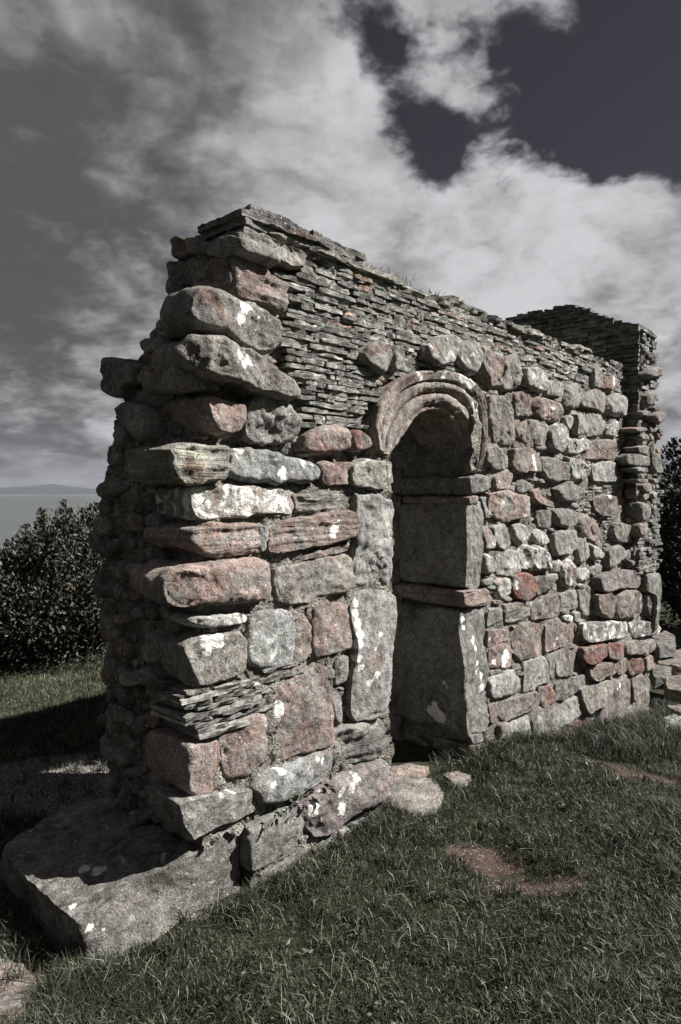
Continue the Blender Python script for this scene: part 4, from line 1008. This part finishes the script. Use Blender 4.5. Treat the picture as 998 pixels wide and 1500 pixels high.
def blocked(x, y):
    s = (x-C0[0])*U_[0]+(y-C0[1])*U_[1]; t = (x-C0[0])*B_[0]+(y-C0[1])*B_[1]
    w = (s > .05) & (s < 5.) & (t > -.03) & (t < .64)
    w |= (s > 4.3) & (s < 5.) & (t > -.14) & (t < 1.)
    q = np.zeros(len(x), bool); poly = np.array(slab_poly); n_ = len(poly)
    for i in range(n_):
        x1, y1 = poly[i]; x2, y2 = poly[(i+1) % n_]
        c = ((y1 > y) != (y2 > y)) & (x < (x2-x1)*(y-y1)/(y2-y1+1e-12)+x1); q ^= c
    return w | q
def patch_d(x, y):
    d = np.full(len(x), 9.); P = np.stack([x, y, 0*x], 1); wx = x+.09*fbm(P, 7, 2, 3); wy = y+.09*fbm(P, 7, 2, 4)
    for (cx, cy, rx, ry) in PATCH: d = np.minimum(d, np.hypot((wx-cx)/rx, (wy-cy)/ry))
    return d
def grav_d(x, y): return np.hypot((x-GRAV[0])/GRAV[2], (y-GRAV[1])/GRAV[3])
def scatter(n_, ymin, ymax, pw=1.):
    """points over the ground the photograph shows, and a margin round it"""
    y = ymin+(ymax-ymin)*RS.rand(n_)**pw; x = (RS.rand(n_)*2-1)*(y*.56+.5); return x, y
x, y = scatter(520000, 1.5, 7.5, 1.25)
k = ~blocked(x, y); d = patch_d(x, y); k &= (d > 1) | (RS.rand(len(x)) < .03+.55*d**3); k &= (grav_d(x, y) > .9) | (RS.rand(len(x)) < .12)
stone_things = [o for o in COL.objects if o.name.startswith('flat_stone')]
for o in stone_things:
    c = o.location; dm = o.dimensions; k &= np.hypot((x-c[0])/(dm[0]*.43), (y-c[1])/(dm[1]*.43)) > 1
x, y = x[k], y[k]
s_ = (x-C0[0])*U_[0]+(y-C0[1])*U_[1]; t_ = (x-C0[0])*B_[0]+(y-C0[1])*B_[1]
P3 = np.stack([x, y, 0*x], 1); clump = fbm(P3, 3., 3, 61)
near = np.exp(-np.clip(-t_-.02, 0, 9)/.16)*(s_ > .3)*(t_ < 0)
slabd = np.exp(-np.clip(np.array(1.9-y-0*x), 0, 9)/.3)*0
bl = ss(-x, .35, 1.1)*ss(2.9-y, 0, .7)                      # longer growth left of the slab
rt = ss(s_, 2.6, 3.6)*(t_ < 0)*np.exp(-np.clip(-t_, 0, 9)/.5)
L = (.026+.018*RS.rand(len(x)))*(1+.6*np.clip(clump, -.6, 1)) + .05*near*RS.rand(len(x)) + .06*bl*RS.rand(len(x)) + .10*rt*RS.rand(len(x))
L *= np.where(d[k] < 1.3, .7, 1)*(1+.55*np.clip(fbm(P3, 1.1, 2, 66), -.7, 1))
blades(x, y, ground_z(x, y)-.004, L, .0016+.0015*RS.rand(len(x)), .25+.75*RS.rand(len(x)), 'grass', M_GRASS)
# long pale stems and rank tufts
x, y = scatter(2600, 1.6, 6., 1.); k = ~blocked(x, y) & (patch_d(x, y) > 1); x, y = x[k], y[k]
blades(x, y, ground_z(x, y), .05+.07*RS.rand(len(x)), .0022+0*x, .5+.9*RS.rand(len(x)), 'dry_grass', grass_material('straw', (.16, .15, .10), (.25, .24, .18), (.3, .3, .22)))
# fine grass on the lawn behind, left
x = -1.2-5.5*RS.rand(60000); y = 3.6+4.4*RS.rand(60000); k = ~blocked(x, y) & (grav_d(x, y) > .95); x, y = x[k], y[k]
blades(x, y, ground_z(x, y)-.003, .03+.025*RS.rand(len(x)), .004+0*x, .3+.6*RS.rand(len(x)), 'grass', grass_material('lawn', (.045, .054, .028), (.085, .098, .052), (.2, .2, .13), .04))
# tufts: along the threshold, the slab, the lower right corner
def tufts(lst, name='grass', mat=M_GRASS, n_=70, L0=.10, spread=.03, lean=.8, base=None):
    X = []; Y = []; Z = []
    for (cx, cy, cz) in lst:
        X.append(cx+RS.randn(n_)*spread); Y.append(cy+RS.randn(n_)*spread); Z.append(np.full(n_, cz))
    X, Y, Z = map(np.concatenate, (X, Y, Z)); 
    if base is None: Z = ground_z(X, Y)
    blades(X, Y, Z, L0*(.5+.7*RS.rand(len(X))), .0025+.0015*RS.rand(len(X)), lean*(.3+.9*RS.rand(len(X))), name, mat)
tl = [tuple(wp(s, t, 0)) for s, t in [(1.72, -.12), (1.82, -.16), (1.62, -.06), (1.9, -.10), (2.05, -.12), (2.2, -.14), (2.0, -.25), (2.4, -.12), (2.6, -.15), (2.8, -.1), (3.0, -.14), (1.75, .03), (2.2, -.3)]]
tl += [pt(x_, y_, 0) for x_, y_ in [(60,1400),(40,1370),(90,1430),(120,1450),(30,1340),(160,1440),(200,1430),(250,1400),(20,1450),(80,1470),(330,1345),(370,1340),(440,1310),(480,1280),(10,1380),(140,1470)]]
tufts(tl)
tufts([tuple(wp(s, t, 0)) for s in np.arange(2.9, 5.6, .10) for t in (-.12, -.26, -.42, -.62)], L0=.19, spread=.07, n_=70)
tufts([tuple(wp(s+.05*RS.randn(), t, 0)) for s in np.arange(1.95, 3.0, .09) for t in (-.08, -.14)], L0=.12, spread=.03, n_=60)
cx_, cy_ = scatter(900, 1.7, 5.5); kk = ~blocked(cx_, cy_) & (patch_d(cx_, cy_) > .9); cx_, cy_ = cx_[kk], cy_[kk]
tufts([(a_, b_, 0) for a_, b_ in zip(cx_, cy_)], L0=.07, spread=.018, n_=26, lean=1.0)
straw = grass_material('dry_straw', (.17, .16, .11), (.24, .22, .16), (.3, .3, .22))
tufts([tuple(wp(s, .05, 2.672)) for s in (.62, .97, 1.02, 1.08, 1.14, 1.2, 1.27, 1.34, 1.6)], 'wall_top_grass', straw, 40, .045, .035, 1.3, 1)
tufts([tuple(wp(.30, .25, 2.66)), tuple(wp(.32, .30, 2.66)), tuple(wp(.29, .21, 2.67))], 'wall_top_grass', straw, 60, .05, .025, 1.2, 1)

# clover and plantain leaves among the blades
x, y = scatter(9000, 1.6, 5.5, 1.); cl_ = fbm(np.stack([x, y, 0*x], 1), 1.6, 3, 91); k = ~blocked(x, y) & (patch_d(x, y) > 1) & (cl_ > .12); x, y = x[k], y[k]
WEED = (np.stack([x, y, ground_z(x, y)+.012+.02*RS.rand(len(x))], 1), np.stack([RS.randn(len(x)), RS.randn(len(x)), .25+.3*RS.rand(len(x))], 1))
# gravel on the path behind and grit in the bare soil
def pebbles(x, y, r, name, c0, c1, dz=0.):
    base = np.array([(1,0,0),(0,1,0),(-1,0,0),(0,-1,0),(0,0,.7),(0,0,-.5)], float); tri = np.array([(0,1,4),(1,2,4),(2,3,4),(3,0,4),(1,0,5),(2,1,5),(3,2,5),(0,3,5)])
    n_ = len(x); a = RS.rand(n_)*6.28; B = base[None]*r[:, None, None]*RS.uniform(.6, 1.3, (n_, 6, 1))
    V = np.stack([B[..., 0]*np.cos(a)[:, None]-B[..., 1]*np.sin(a)[:, None]+x[:, None], B[..., 0]*np.sin(a)[:, None]+B[..., 1]*np.cos(a)[:, None]+y[:, None], B[..., 2]+(ground_z(x, y)+dz)[:, None]], 2).reshape(-1, 3)
    F = (tri[None]+(np.arange(n_)*6)[:, None, None]).reshape(-1, 3)
    m, n, b = principled(name, .85, .2); rr = n.new('ShaderNodeNewGeometry').outputs['Random Per Island']
    n.put(b.inputs['Base Color'], n.mix(rr, c0, c1)); o = link(name, mesh(name, V, F), m); o['kind'] = 'stuff'
x = GRAV[0]+(RS.rand(16000)*2-1)*GRAV[2]; y = GRAV[1]+(RS.rand(16000)*2-1)*GRAV[3]; k = (grav_d(x, y) < 1) & ~blocked(x, y); x, y = x[k], y[k]
pebbles(x, y, .004+.008*RS.rand(len(x))**2, 'gravel', (.06, .055, .05), (.30, .28, .26))
xx_ = []; yy_ = []
for (cx, cy, rx, ry) in PATCH[:3]:
    a = RS.rand(260)*6.28; r = np.sqrt(RS.rand(260)); xx_.append(cx+np.cos(a)*r*rx); yy_.append(cy+np.sin(a)*r*ry)
x = np.concatenate(xx_); y = np.concatenate(yy_); pebbles(x, y, .0015+.005*RS.rand(len(x))**3, 'grit', (.08, .055, .045), (.34, .29, .26))

# ------------------------------------------------------------------ leaves
def leaf_material(name, c0, c1, rough=.38):
    m, n, b = principled(name, rough, .25)
    r = n.new('ShaderNodeNewGeometry').outputs['Random Per Island']
    c = n.mix(r, c0, c1); c = n.mix(n.math('LESS_THAN', n.math('FRACT', n.math('MULTIPLY', r, 17.3)), .06), c, (.13, .10, .07))
    n.put(b.inputs['Base Color'], c); return m
def leaves(P, D, size, name, mat, parent):
    """P leaf bases, D directions; folded pointed leaves"""
    n_ = len(P); D = D/np.linalg.norm(D, axis=1, keepdims=True); R = RS.randn(n_, 3); S_ = np.cross(D, R); S_ /= np.linalg.norm(S_, axis=1, keepdims=True)+1e-9
    Nn = np.cross(S_, D); sz = size*(.6+.8*RS.rand(n_))[:, None]
    V = np.stack([P, P+D*sz*.5+S_*sz*.24+Nn*sz*.08, P+D*sz, P+D*sz*.5-S_*sz*.24+Nn*sz*.08], 1).reshape(-1, 3); k = np.arange(n_)*4
    F = np.vstack([np.stack([k, k+1, k+2], 1), np.stack([k, k+2, k+3], 1)])
    pl = np.array(parent.location) if parent else 0
    return link(name, mesh(name, V-pl, F, False), mat, parent)
def limb_mesh(segs):
    V = []; F = []; off = 0
    for (a, b, r0, r1) in segs:
        a = np.array(a); b = np.array(b); d = b-a; d = d/np.linalg.norm(d); s = np.cross(d, [.3, .2, .9]); s /= np.linalg.norm(s)+1e-9; t = np.cross(d, s)
        for (p, r) in ((a, r0), ((a+b)/2+.02*RS.randn(3)*np.linalg.norm(b-a), (r0+r1)/2), (b, r1)):
            V += [p+r*(cos(k*pi/3)*s+sin(k*pi/3)*t) for k in range(6)]
        for q in range(2): F += [(off+q*6+k, off+q*6+(k+1) % 6, off+q*6+6+(k+1) % 6, off+q*6+6+k) for k in range(6)]
        off += 18
    return V, F
mb, n, b = principled('bark', .9, .1); n.put(b.inputs['Base Color'], n.mix(n.noise(n.new('ShaderNodeNewGeometry').outputs['Position'], 20, 5), (.03, .025, .02), (.09, .075, .06)))
def shrub(name, label, cat, c, rx, ry, h, nl, size, mat, nlobe=34, spray=26, grp=None, part='trunk', z0=None):
    zb = float(ground_z(np.array([c[0]]), np.array([c[1]]))[0]) if z0 is None else z0
    root = thing(name, label, cat, (c[0], c[1], zb), grp); P = []; D = []; segs = []
    for k in range(nlobe):
        a = RS.rand()*2*pi; q = sqrt(RS.rand()); ex, ey = cos(a)*q*rx, sin(a)*q*ry; top_ = h*(1-.45*q**2.2); ez = top_*(.12+.80*RS.rand()**.7)
        cc_ = np.array([c[0]+ex, c[1]+ey, zb+ez]); lr = .16*h*(.7+.7*RS.rand())+.05
        m_ = int(nl/nlobe); d = RS.randn(m_, 3); d /= np.linalg.norm(d, axis=1, keepdims=True); rr = lr*(.55+.55*RS.rand(m_, 1)**.6)
        P.append(cc_+d*rr*[1.15, 1.15, .85]); D.append(d+.6*RS.randn(m_, 3)+[0, 0, .35])
        segs.append(((c[0]+ex*.15, c[1]+ey*.15, zb), tuple(cc_), .02*h, .006*h))
    for k in range(spray):                                  # upright leafy twigs that break the outline
        a = RS.rand()*2*pi; q = sqrt(RS.rand()); ex, ey = cos(a)*q*rx, sin(a)*q*ry; z1 = zb+h*(1-.45*q**2.2)*(.86+.24*RS.rand()); b0 = np.array([c[0]+ex, c[1]+ey, z1-.22*h]); b1 = np.array([c[0]+ex*1.06, c[1]+ey*1.06, z1])
        m_ = int(nl/nlobe*.16); tt = RS.rand(m_, 1); p = b0+(b1-b0)*tt+RS.randn(m_, 3)*.028*h*(1.2-tt); P.append(p); D.append(RS.randn(m_, 3)+[0, 0, .9])
        segs.append((tuple(b0-[0, 0, .1]), tuple(b1), .006, .003))
    leaves(np.vstack(P), np.vstack(D), size, 'foliage', mat, root)
    V, F = limb_mesh(segs); link(part, mesh(part, np.array(V)-np.array(root.location), F), mb, root)
    return root
o = leaves(WEED[0], WEED[1], .022, 'clover', leaf_material('clover_leaves', (.03, .042, .022), (.07, .085, .05), .5), None); o['kind'] = 'stuff'
ML = leaf_material('glossy_leaves', (.020, .023, .016), (.075, .078, .060), .52)
MD = leaf_material('dark_leaves', (.012, .014, .010), (.034, .036, .026), .6)
p = on_ground(75, 985); shrub('bush', 'dark glossy-leaved bush on the lawn beside the broken end of the wall, sea behind it', 'bush', (-2.62, 6.75), .72, .8, 1.42, 34000, .042, ML, 46, 90, 'bushes at the edge of the lawn')
shrub('bush', 'lower dark bush at the left edge of the photo', 'bush', (-3.95, 7.1), .85, .9, .84, 22000, .042, ML, 34, 60, 'bushes at the edge of the lawn')
shrub('conifer', 'dark tree with spiky top beyond the gable at the right edge', 'tree', (7.1, 12.6), 1.5, 1.4, 3.7, 15000, .10, MD, 34, 40, z0=-.7)
shrub('tree', 'black-green rounded tree directly behind the gable end', 'tree', (5.9, 11.2), 1.0, 1.0, 2.75, 16000, .08, MD, 34, 26, z0=-.6)
shrub('tree', 'low dark thicket under the tree at the right edge, behind the rocks', 'thicket', (6.3, 9.8), 1.0, .8, 1.7, 14000, .07, MD, 30, 24, z0=-.6)
# crevice plant with red leaves
plant = thing('crevice_plant', 'small creeping plant with two red leaves in the joint above the wall foot', 'plant', tuple(wp(.50, -.10, .42)))
P = []; 
for k in range(26):
    u = k/26.; xx, yy = 410+75*u, 1186-42*u; a, z = FRONT.proj(xx+RS.randn()*3, yy+RS.randn()*4, .10); P.append(FRONT.O+FRONT.A*a+Z_*z+FRONT.W*(.10+.02*RS.rand()))
P = np.array(P); D = RS.randn(26, 3)+np.array(-B_)*1.2+[0, 0, .3]
mcl = leaf_material('creeper_leaves', (.02, .03, .015), (.05, .06, .035))
for p_, d_ in zip(P, D): leaves(np.array([p_]), np.array([d_]), .034, 'leaf', mcl, plant)
mr, n, b = principled('red_leaf', .5, .3); n.put(b.inputs['Base Color'], (.42, .06, .03))
P = []
for (xx, yy) in ((418, 1188), (457, 1170)): a, z = FRONT.proj(xx, yy, .13); P.append(FRONT.O+FRONT.A*a+Z_*z+FRONT.W*.13)
for q in P: leaves(np.array([q]), np.array([[.3, -.6, .5]]), .028, 'red_leaf', mr, plant)

# ------------------------------------------------------------------ sea and far shore
ms, n, b = principled('sea_water', .22, .5); P = n.new('ShaderNodeNewGeometry').outputs['Position']
n.put(b.inputs['Base Color'], n.mix(n.noise(n.vec('MULTIPLY', P, (.0006, .004, 1)), 1., 5, .6), (.065, .075, .076), (.12, .13, .128)))
bump(n, b, n.noise(n.vec('MULTIPLY', P, (.25, .5, 1)), 1., 6, .65), .5, .7)
V = [(-30000, 20, -14), (30000, 20, -14), (30000, 45000, -14), (-30000, 45000, -14)]
setting(link('sea', mesh('sea', V, [(0, 1, 2, 3)]), ms))
hx = np.linspace(-9500, -500, 240); yb = 9000.
prof = lambda x: np.interp((x/yb)*1000+499, [-300, -100, 0, 25, 50, 70, 100, 150, 200, 260], [50, 60, 95, 120, 95, 75, 42, 38, 36, 20])
V = []; rows = 7
for r in range(rows):
    q = r/(rows-1); hgt = sin(q*pi)**.8
    for x_ in hx: V.append((x_, yb+q*2200, -16+ (prof(x_)*1.0+20+10*float(vnoise(np.array([[x_/300, q*4, 0]]))[0])+4*float(vnoise(np.array([[x_/60, q*4, 3]]))[0]))*hgt))
nh = len(hx); F = [(r*nh+i, r*nh+i+1, (r+1)*nh+i+1, (r+1)*nh+i) for r in range(rows-1) for i in range(nh-1)]
mh, n, b = principled('far_moor', .95, .05); P = n.new('ShaderNodeNewGeometry').outputs['Position']
n.put(b.inputs['Base Color'], n.mix(n.noise(P, .004, 6, .6), (.020, .025, .034), (.045, .052, .06)))  # blue of the distance haze mixed into the moor colour
setting(link('hills', mesh('hills', V, F), mh))

# ------------------------------------------------------------------ haze: thin even air over the bay
mz = bpy.data.materials.new('air'); mz.use_nodes=True; n=NT(mz.node_tree); n.n.remove(n.n['Principled BSDF']); pv=n.new('ShaderNodeVolumePrincipled'); n.put(pv.inputs['Density'], .00002); n.put(pv.inputs['Color'], (.8,.85,.95)); n.l.new(pv.outputs[0], n.n['Material Output'].inputs['Volume'])
V=[(x,y,z) for z in (-17,260) for y in (-100,14000) for x in (-15000,15000)]
F=[(0,2,3,1),(4,5,7,6),(0,1,5,4),(2,6,7,3),(0,4,6,2),(1,3,7,5)]
setting(link('haze', mesh('haze', V, F, False), mz), 'stuff')
